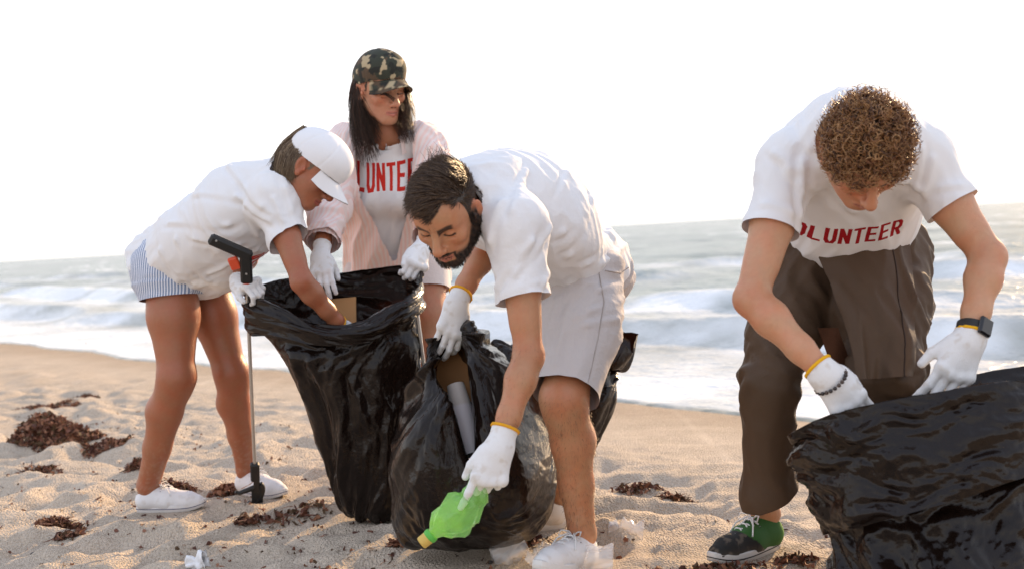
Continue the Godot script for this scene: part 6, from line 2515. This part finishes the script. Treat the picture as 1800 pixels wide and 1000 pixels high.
func lettering(word: String, ink: Color, cloth: Color) -> ImageTexture:
	var w := 900
	var h := 220
	var im := Image.create(w, h, false, Image.FORMAT_RGB8)
	im.fill(cloth)
	var cw := 92.0
	var th := 14.5
	var x0 := (w - cw * word.length()) / 2.0
	for k in word.length():
		var gx := x0 + k * cw + 20.0
		var gy := 26.0
		var gw := cw - 40.0
		var gh := h - 52.0
		for y in range(int(gy - th) - 1, int(gy + gh + th) + 2):
			for x in range(int(gx - th) - 1, int(gx + gw + th) + 2):
				if x < 0 or y < 0 or x >= w or y >= h:
					continue
				var p := Vector2(x, y)
				for s in GLYPH[word[k]]:
					var a := Vector2(gx + s[0] * gw, gy + s[1] * gh)
					var b := Vector2(gx + s[2] * gw, gy + s[3] * gh)
					var t := clampf((p - a).dot(b - a) / (b - a).length_squared(), 0.0, 1.0)
					var d := p - a.lerp(b, t)
					if maxf(absf(d.x), absf(d.y)) < th * 0.95 and d.length() < th * 1.2:
						im.set_pixel(x, y, ink)
						break
	return ImageTexture.create_from_image(im)

func stripes(n: int, cols: Array) -> ImageTexture:
	var im := Image.create(n, 4, false, Image.FORMAT_RGB8)
	for x in n:
		var c: Color = cols[0] if x < n / 2 else cols[1]
		for y in 4:
			im.set_pixel(x, y, c)
	return ImageTexture.create_from_image(im)

func materials() -> void:
	M.skin = mat(Color.WHITE, 0.42)
	M.skin.subsurf_scatter_enabled = true
	M.skin.subsurf_scatter_strength = 0.08
	tri_normal(M.skin, noise_tex(noise(61, 0.12, FastNoiseLite.TYPE_CELLULAR, 2), 256, true, 2.5), 9.0, 0.45)
	M.hair = mat(Color.WHITE, 0.42)
	M.hair.backlight_enabled = true
	M.hair.backlight = Color(0.35, 0.35, 0.35)
	M.cotton = mat(Color.WHITE, 0.9)
	M.cotton.metallic_specular = 0.3
	M.cotton.backlight_enabled = true
	M.cotton.backlight = Color(0.30, 0.30, 0.30)
	tri_normal(M.cotton, noise_tex(noise(62, 0.035, FastNoiseLite.TYPE_SIMPLEX_SMOOTH, 4), 512, true, 5.0), 2.6, 0.35)
	M.twill = mat(Color.WHITE, 0.85)
	M.twill.metallic_specular = 0.3
	tri_normal(M.twill, noise_tex(noise(63, 0.05, FastNoiseLite.TYPE_SIMPLEX_SMOOTH, 4), 512, true, 5.0), 3.0, 0.4)
	M.canvas = mat(Color.WHITE, 0.8)
	tri_normal(M.canvas, noise_tex(noise(64, 0.2, FastNoiseLite.TYPE_VALUE, 2), 256, true, 2.0), 9.0, 0.3)
	M.rubber = mat(Color.WHITE, 0.55)
	M.metal = mat(Color.WHITE, 0.35)
	M.metal.metallic = 0.8
	M.knit = mat(Color.WHITE, 0.92)
	M.knit.metallic_specular = 0.25
	M.knit.backlight_enabled = true
	M.knit.backlight = Color(0.2, 0.2, 0.2)
	tri_normal(M.knit, noise_tex(noise(65, 0.22, FastNoiseLite.TYPE_CELLULAR, 1), 256, true, 3.0), 8.0, 0.5)

	M.print = mat(Color.WHITE, 0.9)
	M.print.metallic_specular = 0.3
	M.print.backlight_enabled = true
	M.print.backlight = Color(0.30, 0.30, 0.30)
	M.print.texture_repeat = false
	M.print.albedo_texture = lettering("VOLUNTEER", Color(0.80, 0.20, 0.17), WHITE.linear_to_srgb())
	M.print_dark = M.print.duplicate()
	M.print_dark.albedo_texture = lettering("VOLUNTEER", Color(0.62, 0.10, 0.13), WHITE.linear_to_srgb())
	M.stripe = mat(Color.WHITE, 0.85)
	M.stripe.albedo_texture = stripes(16, [Color(0.87, 0.88, 0.92), Color(0.46, 0.54, 0.67)])
	M.pink_stripe = mat(Color.WHITE, 0.88)
	M.pink_stripe.albedo_texture = stripes(16, [Color(0.945, 0.835, 0.81), Color(0.94, 0.885, 0.875)])
	M.pink_stripe.backlight_enabled = true
	M.pink_stripe.backlight = Color(0.4, 0.4, 0.4)
	M.satin = mat(Color.WHITE, 0.55)
	M.satin.metallic_specular = 0.3
	tri_normal(M.satin, noise_tex(noise(66, 0.03, FastNoiseLite.TYPE_SIMPLEX_SMOOTH, 3), 512, true, 4.0), 2.5, 0.25)
	M.gloss_black = mat(Color.WHITE, 0.12)

	M.film = mat(Color(0.45, 0.45, 0.45), 0.20)
	M.film.metallic_specular = 0.42
	M.film.backlight_enabled = true
	M.film.backlight = Color(0.70, 0.46, 0.32)
	tri_normal(M.film, noise_tex(creased(), 512, true, 5.0), 2.8, 0.65)
	M.green_plastic = mat(Color(0.36, 0.82, 0.17), 0.14, false)
	M.green_plastic.albedo_color.a = 0.30
	M.green_plastic.transparency = BaseMaterial3D.TRANSPARENCY_ALPHA
	M.green_plastic.backlight_enabled = true
	M.green_plastic.backlight = Color(0.3, 0.5, 0.2)
	M.clear_plastic = mat(Color(0.9, 0.9, 0.92), 0.12, false)
	M.clear_plastic.albedo_color.a = 0.4
	M.clear_plastic.transparency = BaseMaterial3D.TRANSPARENCY_ALPHA
	M.white_plastic = mat(Color(0.78, 0.78, 0.8), 0.35, false)
	M.weed = mat(Color.WHITE, 0.75)

func creased() -> FastNoiseLite:
	var n := noise(67, 0.028, FastNoiseLite.TYPE_CELLULAR, 3)
	n.cellular_return_type = FastNoiseLite.RETURN_DISTANCE2
	return n

# puts what a person's builder returned under one node
func commit(label: String, base: Vector3, parts: Array) -> Node3D:
	var o := thing("person", base, label, "person", "volunteers cleaning the beach")
	var last := {}
	for p in parts:
		var parent: Node3D = last[p[3]] if p[3] != "" else o
		last[p[0]] = obj(p[0], p[1], M[p[2]], parent)
		if p[0] == "eyelets":
			last[p[0]].set_meta("kind", "stuff")
	return o

func _ready() -> void:
	setup()
	materials()
	build_ground()
	build_sea()
	var jobs := [man_bent, woman_reaching, woman_standing, man_curly, film_bags]
	var threads := []
	for j in jobs:
		var t := Thread.new()
		t.start(j)
		threads.append(t)
	var made := []
	for t in threads:
		made.append(t.wait_to_finish())
	commit("bearded man in white t-shirt and pale shorts bending to the sand with a bottle", on_sand(1000, 960), made[0])
	commit("woman in white cap and striped shorts reaching into a black bag", on_sand(330, 880), made[1])
	commit("standing woman in camouflage cap and open pink overshirt holding a bag rim", on_sand(690, 845), made[2])
	commit("curly haired man in brown trousers bending over a full black bag", on_sand(1440, 960), made[3])
	bag_things(made[4])
	litter_picker(at(433, 492, 4.02), on_sand(450, 884), dir(-1, 0.1, 0.25), "litter picker with black handle and orange trigger held by the white capped woman")
	litter_picker(at(727, 500, 4.01), on_sand(778, 905), dir(0.2, 0, 1), "thin bright steel litter picker pole between the women's bag and the bearded man's bag", false)
	green_bottle()
	clear_litter()
	litter_and_weed()

func film_bags() -> Array:
	return [bag_women(), bag_man(), bag_behind(), bag_right(), bag_neck()]
